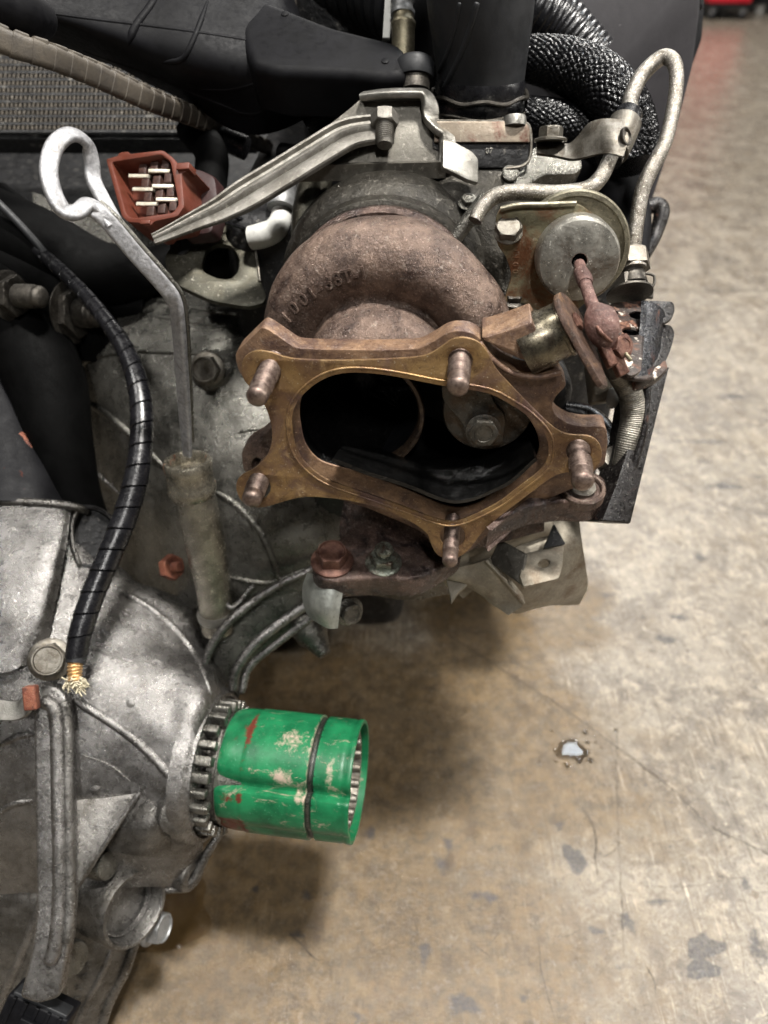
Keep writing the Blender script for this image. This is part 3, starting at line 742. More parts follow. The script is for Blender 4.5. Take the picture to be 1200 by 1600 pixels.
# turbine outlet tube mouth (left) standing proud of the chamber floor
TO = FL.at(556, 628) + Vector((0, .016, 0)); ta = Vector((-.06, -1, .04)).normalized()
TO = P(560, 636, .3865)
lathe('turbine_outlet_rim', TO, ta, [(.0330, -.002), (.0342, .004), (.0348, .0085), (.0342, .0098), (.0326, .0098), (.0316, .0085), (.0312, .003)], m_rim, turbo, seg=72, cap0=False, cap1=False)
lathe('turbine_bore', TO, ta, [(.0320, .0055), (.0300, -.0415), (.0001, -.0415)], m_black, turbo, seg=64, cap0=False)
lathe('turbine_hub', TO - ta * .036, ta, [(.0105, 0), (.0105, .003), (.008, .006), (.004, .0075), (.0001, .008)], m_soot, turbo, seg=32)
for k in range(11):
    a = k * 2 * math.pi / 11; e = Vector((math.cos(a), 0, math.sin(a))); f = Vector((math.cos(a + .35), 0, math.sin(a + .35)))
    mb = MB(); c = TO - ta * .036
    v = [c + e * .009, c + f * .029 , c + f * .029 + ta * .003, c + e * .009 + ta * .005]
    off = ta.cross(e) * .0006
    mb.add([q for q in v] + [q + off for q in v], [(0, 1, 2, 3), (7, 6, 5, 4), (0, 4, 5, 1), (1, 5, 6, 2), (2, 6, 7, 3), (3, 7, 4, 0)])
    mb.build('turbine_blade', m_soot, turbo, 0)
# wastegate flap valve
fc = P(762, 640, .368); fa = Vector((-.05, -1, .10)).normalized()
flap = lathe('wastegate_flap', fc, fa, [(.0225, -.004), (.0225, 0), (.0218, .0012), (.0205, .0016), (.0001, .0018)], m_flap, turbo, seg=64)
FF = Frame(fc + fa * .0030, fa)
plate('flap_arm', FF, rc([(690, 560), (745, 560), (772, 625), (790, 645), (785, 690), (735, 695), (722, 655), (690, 618)], 10), m_flap, flap, th=.004, bev=.0008, front=.004)
bolt('flap_nut', P(755, 672, .3625), fa, .0075, .004, m_flap, flap, fl=1.15, dimple=.62)
# wastegate shaft boss on the flange shoulder
FB = Frame(FL.at(810, 560) + FL.n * .0045, (-.10, -1, .02))
plate('wastegate_boss', FB, rc([(752, 528), (768, 524), (792, 517), (831, 503), (846, 528), (875, 567), (850, 572), (812, 562), (782, 548)], 3), m_flange, turbo, th=.0215, bev=.0012)
ridge_p = cr([(750, 528), (768, 552), (800, 574), (838, 580), (873, 573)], 6)
tube('boss_lip', [(q.x, q.y, q.z, .0014) for q in (FL.at(a, b) + FL.n * .0055 for a, b in ridge_p)], m_flange, turbo, seg=10, n=1, dome=.6)
# bushing (machined sleeve) leaving the boss to the right
b0 = P(850, 528, .338); ba = idir(.93, .36, -.40)
SH = lathe('shaft_bushing', b0, ba, [(.0134, -.010), (.0134, .001), (.0127, .002), (.0127, .0090), (.0131, .0094), (.0131, .0106), (.0124, .0112), (.006, .0114), (.006, .014)], m_bush, turbo, seg=56)
# gasket face studs
sax = Vector((-.12, -1, 0)).normalized()
for (u, v, y, r, L) in ((419, 583, .302, 17.5, .0235), (719, 561, .3015, 17.5, .0270), (904, 706, .295, 19, .0265), (706, 834, .296, 14.5, .0235), (401, 761, .2955, 18, .0125)):
    o = PY(u, v, y + .012); d = (o - CAM).dot(Vector((0, CP, -SP)))
    stud(PY(u, v, y) - sax * .012, sax, px(r, .345), L + .012, m_studm, turbo)
# small rusty lug behind the gasket, left
FLg = Frame(PY(395, 700, .325), (-.15, -1, 0))
plate('rear_lug', FLg, rc([(376, 708), (383, 696), (408, 682), (432, 660), (450, 690), (440, 745), (400, 748), (380, 738)], 7), m_turb, turbo, holes=[ell(402, 726, 9, 10, 14)], th=.012, bev=.0012)
# --- inlet (manifold) flange under the housing: two lobes seen from above
ZF = Frame(P(585, 880, .42), (0.03, -.10, 1), up=(0, 1, 0))
li = [(486, 884), (492, 866), (512, 856), (540, 832), (560, 808), (610, 790), (680, 800), (720, 838), (724, 862), (700, 880), (668, 898), (640, 906), (610, 903), (560, 904), (520, 908), (496, 903)]
low = plate('inlet_flange', ZF, rc(li, 12, 4), m_dark_iron, turbo, th=.0175, bev=.0022, bseg=3)
bolt('flange_bolt', ZF.at(519, 878), ZF.n, .0092, .0098, m_bolt_br, turbo, fl=1.32, dimple=.80, label='red brown hex bolt on the left of the inlet flange')
nb = bolt_mb(ZF.at(599, 879), ZF.n, .0080, .0068, fl=1.30, dimple=.6)
lathe_mb(ZF.at(599, 879), ZF.n, [(.0042, .004), (.0042, .0096), (.0044, .0100), (.0051, .0104), (.0051, .0120), (.0046, .0128), (.0001, .0130)], seg=24, mb=nb)
nb.build('flange_nut', m_nutg, turbo, 30, 'green grey nut with a stud end beside the red bolt')
# dark neck joining flange and housing
loft('inlet_neck', [[(540, 770, .44), (600, 770, .43), (680, 775, .42), (740, 790, .41), (840, 770, .42)],
                    [(530, 830, .445), (590, 815, .43), (680, 820, .42), (740, 835, .415), (850, 800, .42)],
                    [(540, 870, .45), (600, 860, .445), (680, 860, .43), (730, 860, .425), (850, 830, .43)]], m_dark_iron, turbo, th=.02)
# right lug of the lower flange with its stud boss
ZR = Frame(P(900, 765, .395), (0.0, -.12, 1), up=(0, 1, 0))
lr = [(760, 830), (800, 795), (858, 752), (890, 735), (925, 735), (945, 745), (949, 762), (942, 776), (925, 786), (880, 784), (830, 790), (790, 806)]
plate('right_lug', ZR, rc(lr, 9, 4), m_dark_iron, turbo, th=.0165, bev=.0018, bseg=3)
lathe('lug_boss', ZR.at(909, 764), ZR.n, [(.0125, -.004), (.0125, .0012), (.0116, .0022), (.0104, .0022), (.0098, .0012), (.0098, -.001), (.001, -.001)], m_turb, turbo, seg=40)
lathe('lug_washer', ZR.at(909, 764) , ZR.n, [(.0072, -.001), (.0072, .0022), (.0066, .0028), (.004, .0028)], m_boltm, turbo, seg=32)
# --- compressor side and centre housing behind the scroll
CC = Vector((.0015, .408, CAMH - .1800))
lathe('compressor_housing', CC, VA, [(.038, -.05), (.060, -.04), (.0635, -.020), (.0628, -.006), (.0600, -.001), (.0575, .001), (.0565, .006), (.0545, .0075), (.052, .0078), (.052, .005), (.040, .004)], m_dcomp, turbo, seg=96)
lathe('clamp_ring', CC + VA * .012, VA, [(.052, -.004), (.0545, -.003), (.0550, .001), (.0530, .004), (.050, .004)], m_dark_iron, turbo, seg=96)

# ================================================================ GASKET
FG = Frame(PY(600, 680, .2975), (-.10, -1, .10))
go = [(377, 572), (383, 557), (400, 548), (425, 551), (455, 560), (520, 563), (600, 561), (662, 556), (692, 540), (705, 531), (722, 527), (745, 533), (760, 548), (775, 576), (800, 604), (840, 645), (868, 670), (890, 679), (918, 681), (934, 690), (941, 708), (937, 724), (925, 736), (900, 738), (878, 740), (857, 750), (812, 784), (780, 808), (752, 834), (738, 853), (722, 868), (705, 874), (684, 868), (673, 850), (668, 836), (655, 824), (640, 815), (600, 797), (560, 786), (526, 780), (477, 777), (444, 784), (417, 792), (396, 793), (378, 784), (369, 766), (371, 750), (382, 740), (399, 731), (417, 712), (424, 690), (424, 670), (419, 648), (410, 629), (393, 609), (380, 592)]
go = cr(go, 3, True)
gi = [(457, 669), (457, 650), (466, 627), (488, 604), (515, 589), (545, 583), (582, 584), (624, 590), (669, 599), (702, 605), (762, 615), (800, 634), (826, 652), (848, 675), (856, 694), (855, 715), (843, 736), (812, 760), (785, 781), (757, 797), (725, 811), (702, 815), (676, 809), (631, 792), (575, 772), (530, 757), (500, 743), (474, 720), (461, 695)]
gi = cr(gi, 3, True)
gask = thing('exhaust_gasket', 'gold brown heat tinted gasket plate hanging on the five outlet studs', 'gasket', FG.o)
sh = [(u, v) for u, v in ((419, 584), (719, 564), (904, 706), (707, 838), (403, 762))]
plate('gasket_plate', FG, go, m_gasket, gask, holes=[gi] + [ell(u, v, 19.5, 19.0, 26) for u, v in sh], th=.0017, bev=.0005)
gb = [FG.loc(a, b) for a, b in gi]
gq = inset(gb, -.0026, area2(gb) > 0)
bead = [tuple(FG.w(x, y, .0001)) + (.0006,) for x, y in gq]; bead.append(bead[0]); bead.append(bead[1])
tube('sealing_bead', bead, m_gasket, gask, seg=10, n=1, caps=False)
# ================================================================ ENGINE BLOCK (dark mass behind)
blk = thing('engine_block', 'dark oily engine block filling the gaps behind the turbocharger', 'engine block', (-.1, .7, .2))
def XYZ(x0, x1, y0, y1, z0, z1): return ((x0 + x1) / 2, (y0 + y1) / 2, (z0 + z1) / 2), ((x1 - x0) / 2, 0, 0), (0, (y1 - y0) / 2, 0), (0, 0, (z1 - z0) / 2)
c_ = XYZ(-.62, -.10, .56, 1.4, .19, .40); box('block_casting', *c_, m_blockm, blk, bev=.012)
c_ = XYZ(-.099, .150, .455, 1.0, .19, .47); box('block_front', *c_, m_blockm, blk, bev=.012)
c_ = XYZ(.151, .198, .62, 1.2, .08, .50); box('rear_casting_or_blocker', *c_, m_blockm, blk, bev=.01)  # added mass that keeps back light off the shadowed floor
c_ = XYZ(.10, .168, .462, .60, .24, .36); box('gap_filler', *c_, m_blockm, blk, bev=.008)  # added dark filler closing the gap behind the right bracket
c_ = XYZ(-.05, .112, .372, .4545, .262, .405); box('shadow_blocker', *c_, m_blockm, blk, bev=.012)  # added unseen box that deepens the shadow on the floor
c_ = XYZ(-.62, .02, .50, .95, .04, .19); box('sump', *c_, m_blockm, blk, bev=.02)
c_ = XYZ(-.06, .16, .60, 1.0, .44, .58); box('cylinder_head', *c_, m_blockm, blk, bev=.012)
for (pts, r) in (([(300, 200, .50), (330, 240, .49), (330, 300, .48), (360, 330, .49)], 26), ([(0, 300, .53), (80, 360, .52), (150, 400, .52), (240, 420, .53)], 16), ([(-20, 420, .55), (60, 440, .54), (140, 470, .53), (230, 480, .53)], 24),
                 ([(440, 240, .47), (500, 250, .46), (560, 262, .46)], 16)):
    tube('pipe', pp(pts, r), m_shade_black, blk, seg=16)  # near-black colour puts this corner's shade into the pipes
tube('metal_pipe', pp([(500, 262, .44), (488, 300, .435), (480, 345, .432), (482, 400, .43), (490, 440, .43)], 25), m_olive, blk, seg=24)
box('grey_fitting', P(545, 306, .408), idir(.95, .30, 0) * .0085, idir(-.3, .95, .2) * .0042, idir(0, .2, -1) * .004, m_boltm, blk, bev=.001, label='small bright ribbed steel fitting above the brown housing')
for k in range(6):
    c = P(532 + k * 5.4, 300 - k * 1.6, .4035); tube('ridge', [(*(c + idir(-.3, .95, .2) * .0036), .0006), (*(c - idir(-.3, .95, .2) * .0036), .0006)], m_alu, blk, n=1, seg=6)
tube('white_elbow', pp([(392, 372, .45, 18), (410, 368, .448, 19), (428, 360, .447, 18), (438, 345, .45, 17), (442, 325, .452, 16)], None), m_white, blk, seg=20)
lathe('elbow_collar', P(440, 322, .449), idir(.08, 1, .2), [(.0085, -.002), (.009, 0), (.009, .006), (.0078, .008), (.0074, .016)], m_greyp, blk, seg=28)
tube('blue_hose', pp([(300, 222, .50, 16), (340, 215, .5, 18), (385, 232, .5, 18)], None), m_blackw, blk, seg=16)
tube('pipe', pp([(300, 415, .50), (345, 408, .495), (395, 405, .50)], 46), m_shade_black, blk, seg=20)  # added dark tube so the hole before it reads as shaded
# centre section castings right of the compressor housing
loft('centre_casting', [[(560, 290, .42), (640, 280, .415), (720, 262, .41), (800, 262, .41), (850, 280, .42)],
                        [(560, 330, .42), (650, 310, .412), (730, 310, .40), (790, 320, .41), (850, 330, .43)],
                        [(600, 380, .42), (680, 370, .415), (740, 370, .405), (790, 390, .41), (850, 420, .43)],
                        [(640, 440, .42), (720, 440, .42), (780, 450, .415), (800, 470, .42), (850, 520, .44)]], m_dcomp, blk, th=.015, rough=.002, rs=90)
bolt('casting_bolt', P(732, 318, .397), idir(0, .5, -1), .0042, .004, m_castg, blk)
bolt('casting_bolt', P(802, 468, .385), idir(0, .8, -1), .0055, .004, m_dbolt, blk)
bolt('casting_bolt', P(810, 372, .40), idir(0, .5, -1), .0034, .004, m_boltm, blk)
tube('oil_line', pp([(700, 390, .395, 9), (728, 350, .39, 12), (752, 318, .385, 12), (760, 306, .384, 11)], None), m_castg, blk, seg=16)

# ================================================================ BLACK INTAKE PARTS, TOP
ec = P(749, 145, .4405)
elbow = thing('intake_elbow', 'wide matt black rubber intake elbow at the top centre above the bracket', 'hose', P(750, 140, .44))
def er(s, a): return 1.0
tube('elbow_body', [(ec.x - .050, ec.y + .020, ec.z + .175, .0262), (ec.x - .024, ec.y + .008, ec.z + .120, .0285), (ec.x - .008, ec.y + .001, ec.z + .080, .0305), (ec.x - .003, ec.y, ec.z + .045, .0298), (ec.x, ec.y, ec.z + .010, .0258), (ec.x, ec.y, ec.z - .004, .0256)], m_blackg, elbow, seg=72, n=10)
tube('bellows', pp([(520, -60, .50, 74), (590, -40, .49, 76), (650, -5, .478, 77), (690, 30, .468, 70)], None), m_blackg, elbow, seg=64, n=12, step=.0006, rfun=lambda s, a: 1 - .05 * max(0, math.cos(s * 2 * math.pi / .011)) ** 3, dome=.5)
he = hitter([o for o in COL.objects if o.name == 'elbow_body'][0])
rib_on(he, [(745, 6), (736, 40), (722, 80), (704, 118), (686, 150)], 5, 'bead_ring', m_blackg, elbow, taper=False)
rib_on(he, [(718, 6), (712, 40), (700, 80), (686, 112)], 4, 'bead_ring', m_blackg, elbow, taper=False)
lathe('outlet_lip', ec, (0, 0, -1), [(.0257, -.008), (.0266, -.005), (.0266, .002), (.0262, .004)], m_blackw, elbow, seg=72, cap0=False, cap1=False)
clampo = thing('hose_clamp', 'shiny black band clamp round the bottom of the intake elbow', 'clamp', ec)
lathe('band', ec, (0, 0, -1), [(.0268, .001), (.0275, .002), (.0275, .0075), (.0270, .0085), (.0260, .0085)], m_blackw, clampo, seg=96, cap0=False, cap1=False)
tube('wire_edge', [(*(ec + Vector((math.cos(a) * .0284, math.sin(a) * .0284, -.0005 + .0009 * math.sin(7 * a)))), .0012) for a in np.linspace(math.radians(150), math.radians(395), 60)], m_dbolt, clampo, n=1, seg=8)
tube('wire_edge', [(*(ec + Vector((math.cos(a) * .0280, math.sin(a) * .0280, -.0085 + .0006 * math.sin(5 * a)))), .0006) for a in np.linspace(math.radians(170), math.radians(395), 60)], m_boltm, clampo, n=1, seg=8)
lathe('outlet_collar', ec, (0, 0, -1), [(.0235, .006), (.0262, .009), (.0268, .016), (.0240, .030), (.022, .05)], m_castg, clampo, seg=64)

cover = thing('intake_cover', 'large black plastic intake cover with a pointed arm reaching over the bracket', 'cover', P(300, 40, .46))
loft('cover_shell', [[(-90, -100, .40), (60, -90, .42), (200, -80, .435), (330, -70, .44), (420, -66, .452), (450, -60, .48)],
                     [(-90, -30, .40), (60, -30, .415), (200, -20, .428), (330, -5, .434), (430, 0, .446), (462, 0, .48)],
                     [(-80, 0, .405), (70, 20, .415), (215, 45, .425), (340, 70, .43), (450, 85, .44), (500, 90, .47)],
                     [(-70, 12, .42), (90, 45, .425), (235, 90, .432), (350, 120, .436), (470, 125, .442), (550, 124, .46)],
                     [(-50, 25, .45), (110, 66, .445), (255, 128, .45), (360, 165, .455), (450, 165, .455), (556, 135, .465)],
                     [(-30, 35, .50), (130, 85, .48), (275, 155, .475), (375, 205, .475), (450, 198, .475), (550, 145, .475)]], m_black, cover, th=.012, rough=.002, rs=30)
FA = Frame(P(520, 70, .425), idir(-.05, .40, -1))
plate('cover_arm', FA, rc([(380, -16), (430, 3), (520, 38), (618, 62), (634, 74), (639, 92), (638, 118), (600, 122), (540, 116), (430, 112), (390, 100), (370, 40)], 12, 5), m_black, cover, th=.034, bev=.006, bseg=4)
hcv = hitter([o for o in COL.objects if o.name == 'cover_shell'][0])
for pts, r in (([(200, 70, .426), (212, 40, .424), (235, 8, .422), (250, -20, .422)], 13), ([(255, 98, .431), (285, 92, .431), (305, 55, .43), (325, 0, .43)], 9), ([(310, 140, .444), (360, 140, .444), (410, 128, .442)], 5), ([(340, 170, .458), (400, 178, .458), (440, 150, .452)], 5)):
    rib_on(hcv, [(a, b) for a, b, _ in pts], r * .6, 'moulded_rib', m_black, cover, sink=.55)
lathe('screw_hole', P(433, 186, .487), idir(0, .3, -1), [(.0035, 0), (.0034, .0012), (.0022, .0012), (.0018, -.001), (.0001, -.001)], m_black, cover, seg=20)
tube('left_hose_bulge', pp([(-30, -20, .36, 40), (20, 15, .37, 40), (60, 30, .39, 30)], None), m_black, cover, seg=20, dome=.7)

snsr = thing('brass_sensor', 'small brass fitting with a clear cap standing behind the black arm tip', 'sensor', P(628, 60, .43))
lathe('brass_body', P(630, 82, .43), idir(.0, 1, -.05), [(.0065, -.006), (.0068, .014), (.0072, .0145), (.0072, .0165), (.006, .018), (.006, .022)], m_brass2, snsr, seg=32)
lathe('cap', P(629, 25, .4295), idir(.0, 1, -.05), [(.0070, 0), (.0072, .002), (.006, .004), (.006, .007), (.0068, .008), (.0068, .013), (.005, .016)], m_greyp, snsr, seg=32)
box('clip_tab', P(606, 20, .437), idir(.06, 1, 0) * .016, idir(1, 0, 0) * .0022, idir(0, 0, 1) * .002, m_white, snsr, bev=.0006)
mnt = thing('rubber_mount', 'round grey black rubber mount between the black arm and the bracket', 'mount', P(648, 118, .423))
lathe('mount_disc', P(648, 112, .423), idir(0, 1, -.1), [(.0105, -.004), (.0112, -.002), (.0112, .004), (.0100, .006), (.004, .006)], m_blackg, mnt, seg=40)
lathe('mount_neck', P(648, 140, .424), idir(0, 1, -.1), [(.0085, -.001), (.0088, .004), (.0084, .008), (.0078, .011)], m_dbolt, mnt, seg=36)

# ================================================================ RADIATOR CORE top left
rad = thing('radiator_core', 'dusty brown finned radiator core behind the dipstick ring at the upper left', 'radiator', P(150, 170, .60))
RF = Frame(P(150, 170, .60), idir(0, .15, -1))
fins = MB(); rows = 9
A0 = RF.loc(-60, 90); A1 = RF.loc(385, 205)
x0, y1 = A0; x1, y0 = A1
plate('core_back', RF, [(-70, 80), (395, 80), (395, 212), (-70, 212)], m_blockm, rad, th=.02, front=-.004, bev=.001)
nr = 10; hh = (y1 - y0) / nr
for r in range(nr):
    yy = y0 + hh * r
    a = RF.w(x0, yy, 0); box('tube_row', RF.w((x0 + x1) / 2, yy, -.001), RF.u * ((x1 - x0) / 2), RF.v * (hh * .16), RF.n * .0012, m_blockm, rad, bev=0)
    k = 0; x = x0; pitch = .0034
    while x < x1:
        jit = random.uniform(-.0003, .0003)
        q = [RF.w(x + jit, yy + hh * .28, 0), RF.w(x + .0002, yy + hh * .80, 0), RF.w(x + .0016, yy + hh * .80, -.0002), RF.w(x + jit + .0015, yy + hh * .28, -.0002)]
        q2 = [p - RF.n * .004 for p in q]
        fins.add(q + q2, [(0, 1, 2, 3), (0, 4, 5, 1), (2, 6, 7, 3), (1, 5, 6, 2)]); x += .0036
fo_ = fins.build('cooling_fins', m_fin, rad, 0); fo_['kind'] = 'stuff'

# ================================================================ TAN CONDUIT
tan = thing('ribbed_conduit', 'tan grey slotted conduit running diagonally under the black cover at top left', 'conduit', P(200, 140, .42))
path = cr([(-50, 40, .355, 27), (20, 70, .365, 27), (75, 88, .375, 26), (150, 118, .40, 25), (230, 155, .43, 23), (300, 182, .47, 20), (355, 205, .51, 17), (420, 232, .55, 14)], 40)
w3 = [(*P(a, b, c), px(r, c)) for a, b, c, r in path]
w3 = resample(w3, .0005)
L_ = .0092; per = int(L_ / .0005); n_ = 0
for s in range(0, len(w3) - per - 1, per):
    seg_ = w3[s:s + per + 3]; m_ = len(seg_)
    ps = []
    for i, q in enumerate(seg_):
        k = 1.0 + .10 * (1 - i / m_) if i > 1 else .94 + .06 * i
        ps.append((q[0], q[1], q[2], q[3] * .5 * 2 * k * .62))
    up = idir(.35, .9, -.3)
    tube('segment', ps, m_tan, tan, n=1, prof=RECT(1.0, 1.05, .55, 4), up=up)
    c = Vector(seg_[0][:3]); T = (Vector(seg_[4][:3]) - c).normalized(); U = (up - T * up.dot(T)).normalized(); r = seg_[0][3]
    mb = box_mb(c + U * r * .58 + T * .0045, T * .0034, U * r * .22, T.cross(U) * r * .5, .0008); mb.build('tooth', m_tan, tan)

# ================================================================ RED CONNECTOR
conn = thing('red_connector', 'brick red plastic plug socket with silver blade terminals beside the dipstick ring', 'connector', P(240, 295, .43))
CF = Frame(P(240, 295, .42), idir(-.28, .12, -1), up=idir(.12, 1, .2))
co = rc([(165, 248), (184, 243), (186, 238), (200, 236), (203, 240), (254, 234), (270, 246), (278, 258), (300, 262), (283, 272), (288, 322), (277, 338), (240, 346), (236, 352), (224, 353), (218, 348), (200, 347), (190, 338)], 4, 3)
ci = rc([(174, 253), (252, 241), (266, 252), (279, 320), (270, 332), (206, 341), (197, 334)], 5, 3)
plate('housing', CF, co, m_redp, conn, holes=[ci], th=.024, bev=.0006)
plate('socket_floor', CF, rc([(172, 250), (262, 240), (282, 330), (200, 342)], 3), m_redp, conn, th=.004, front=-.015, bev=.0004)
plate('body', CF, rc([(225, 236), (275, 226), (306, 240), (312, 290), (300, 335), (250, 340)], 10), m_maroon_shade, conn, th=.014, front=-.022, bev=.003)
for r, (ya, yb) in enumerate(((271, 264), (292, 288), (315, 309))):
    for c in range(2):
        u0 = 197 + r * 6 + c * 31; v0 = ya - c * (ya - yb) - c * 1
        a = CF.at(u0, v0); b = CF.at(u0 + 29, v0 - 4)
        tube('terminal', [(*(a - CF.n * .003), .0014), (*(b - CF.n * .006), .0014)], m_pin, conn, n=1, prof=RECT(.7, .8, .5, 2), up=CF.v)
for r in range(4):
    for c in range(3):
        u0 = 215 + r * 4 + c * 18; v0 = 257 + r * 22 - c * 4
        box('terminal_block', CF.at(u0, v0) - CF.n * .0095, CF.u * .0025, CF.v * .0030, CF.n * .005, m_brownp, conn, bev=.0006)
box('latch', CF.at(288, 262) - CF.n * .002, CF.u * .004, CF.v * .002, CF.n * .004, m_redp, conn, bev=.0005)

# ================================================================ ALLOY SUPPORT BRACKET
br = thing('support_bracket', 'dull alloy support bracket with a long arm sloping down to the lower left', 'bracket', P(600, 210, .41))
BF = Frame(P(600, 200, .405), idir(-.05, -.18, -1))
shell = rc([(572, 146), (660, 146), (672, 160), (676, 196), (694, 206), (700, 232), (694, 276), (580, 279), (520, 282), (460, 276), (430, 264), (440, 240), (500, 205), (545, 170)], 8)
plate('web', BF, shell, m_alud, br, th=.003, bev=.0008)
# top lip and right-hand folded edge (paler alloy)
tube('top_lip', [(*(BF.at(a, b) + BF.n * h), .0024) for a, b, h in ((566, 152, .001), (600, 151, .004), (650, 150, .004), (664, 153, .004), (671, 168, .0035), (674, 190, .003), (684, 204, .003), (696, 214, .003), (699, 232, .003), (697, 262, .002))], m_alu, br, prof=RECT(1.9, .8, .6, 3), n=5, up=(0, 0, 1))
plate('top_flange', Frame(P(615, 152, .404), idir(0, 1, -.12)), rc([(560, 160), (566, 146), (655, 143), (668, 152), (668, 160)], 5), m_alu, br, th=.003, bev=.0006)
TF = Frame(P(720, 250, .388), idir(.25, .05, -1))
plate('end_tab', TF, rc([(692, 216), (712, 222), (738, 236), (748, 248), (748, 286), (730, 280), (706, 268), (692, 262)], 4), m_alu, br, th=.004, bev=.0008)
# arm: one pressed strip with raised ridges running down to the left
aprof = [(-1, -.1), (-.99, .26), (-.90, .32), (-.80, .27), (-.72, .02), (-.58, -.03), (-.44, .04), (-.28, .20), (-.12, .22), (-.02, .12), (.06, -.04), (.14, -.03), (.24, .12), (.38, .17), (.94, .10), (1, .0), (1, -.25), (-1, -.3)]
tube('arm', pp([(612, 202, .402, 25), (575, 203, .402, 26), (540, 211, .401, 27), (500, 234, .400, 27), (440, 271, .399, 27), (385, 304, .397, 27), (345, 327, .395, 22), (305, 345, .393, 17), (270, 361, .392, 13), (240, 374, .392, 10)], None), m_alud2, br, n=8, prof=[(-x, y) for x, y in aprof], up=idir(.05, .45, -1), smooth=28)
tube('lower_lip', [(*(BF.at(a, b) + BF.n * .002), .0035) for a, b in ((470, 272), (540, 270), (620, 268), (696, 266))], m_alud, br, prof=RECT(.5, 1.2, .4), up=(0, 0, 1))
bolt('hex_bolt', P(601, 174, .400), idir(0, -1, -.15), .0076, .0085, m_alud2, br, fl=None, thread=(.0050, .0195), dimple=.3)

# ================================================================ DARK PLATE right of bracket
pl = thing('rusty_plate', 'rounded dark steel plate with a brown rusty upper half right of the bracket', 'plate', P(760, 235, .41))
PF = Frame(P(760, 235, .405), idir(0, -.25, -1))
plate('plate_body', PF, rc([(676, 196), (812, 196), (828, 210), (826, 250), (810, 262), (740, 262), (676, 232)], [2, 16, 16, 14, 14, 8, 2], 5), m_blockm, pl, th=.003, bev=.0006)
plate('upper_strip', PF, rc([(678, 191), (818, 191), (827, 200), (827, 224), (678, 224)], [2, 6, 6, 1, 1]), MAT('rust_brown_sheet', '#6e6458', '#877c6d', ns=60, rough=(.35, .55), metal=.6, third='#58392f', ts=40, tth=(.5, .6)), pl, th=.002, front=.0022, bev=.0005)
tube('edge', [(*(PF.at(a, b) + PF.n * .001), .0009) for a, b in ((680, 190), (760, 191), (815, 192), (828, 205), (828, 245), (815, 260), (790, 264))], m_boltm, pl, seg=8, n=5)
gm = MB(); glyph_mb(gm, '07', PF.at(764, 236) + PF.n * .0002, PF.u, PF.v, .0042, .0004, .01); gm.build('stamped_number', m_castg, pl, 0)
lathe('stud_cap', P(804, 192, .402), idir(0, 1, -.2), [(.0062, -.002), (.0064, .001), (.006, .003), (.0001, .0035)], m_alu, pl, seg=32)
ho = thing('cast_bolt_lug', 'oily cast lug with a round plug below the dark plate', 'casting', P(790, 275, .405))
plate('lug_body', Frame(P(780, 270, .410), idir(0, .1, -1)), rc([(700, 250), (760, 262), (824, 252), (832, 228), (905, 224), (912, 262), (900, 272), (850, 274), (826, 290), (800, 296), (740, 290), (700, 285)], 8), m_castg, ho, th=.015, bev=.002)
lathe('plug', P(797, 272, .408), idir(0, .1, -1), [(.0046, 0), (.0046, .0015), (.0040, .002), (.0001, .002)], m_castg, ho, seg=28)

# small mouldings that break up the black parts
rib_on(hcv, [(60, 18), (150, 30), (250, 42), (350, 56), (430, 70)], 3, 'mould_seam', m_black, cover, sink=.5)
rib_on(hcv, [(130, 80), (220, 112), (310, 150), (380, 178)], 4, 'mould_seam', m_black, cover, sink=.5)
for u_, v_ in ((445, 22), (602, 96)): lathe('moulded_pip', FA.at(u_, v_), FA.n, [(.0022, -.0005), (.0021, .0006), (.0014, .0009), (.0001, .0009)], m_black, cover, seg=18)
for i in range(4):
    a = CF.at(292, 262 + i * 14) - CF.n * .026; b = CF.at(330 + i * 5, 250 + i * 16) - CF.n * .050; c = CF.at(380, 262 + i * 10) - CF.n * .075
    tube('wire', [(*a, .0011), (*b, .0011), (*c, .0011)], m_blackw, conn, seg=8, n=6)
box('latch_tab', CF.at(228, 348) - CF.n * .002, CF.u * .003, CF.v * .0012, CF.n * .003, m_redp, conn, bev=.0004)
plate('inner_floor_rib', CF, [(222, 318), (262, 312), (266, 326), (226, 332)], m_redp, conn, th=.004, front=-.008, bev=.0004)
# ================================================================ BLACK PANEL, TOP RIGHT
bb = thing('storage_box', 'tall dusty black plastic box behind the looped pipe at the top right', 'box', P(950, 100, .50))
BBF = Frame(P(950, 100, .50), (0.10, -1, .25))
plate('panel_face', BBF, rc([(780, -60), (1098, -60), (1096, 12), (1085, 100), (1062, 190), (1015, 330), (1005, 430), (880, 420), (780, 300)], 6), m_blackbox, bb, th=.22, bev=.003)
plate('top_lid', Frame(P(950, 0, .485), (0.10, -1, .25)), rc([(830, -60), (1104, -60), (1101, 14), (1090, 16), (1060, 9), (1035, -4), (1000, -12)], 4), m_black, bb, th=.2, bev=.003)
plate('rear_edge', Frame(P(1090, 60, .55), (0.2, -1, .25)), rc([(1070, -60), (1108, -60), (1100, 60), (1084, 105), (1060, 140)], 6), m_black, bb, th=.12, bev=.004)
tube('panel_bracket', pp([(1000, 330, .47, 12), (1025, 320, .47, 12), (1034, 332, .47, 12), (1022, 372, .47, 10), (1006, 400, .46, 10)], None), m_bsteel, bb, seg=12)

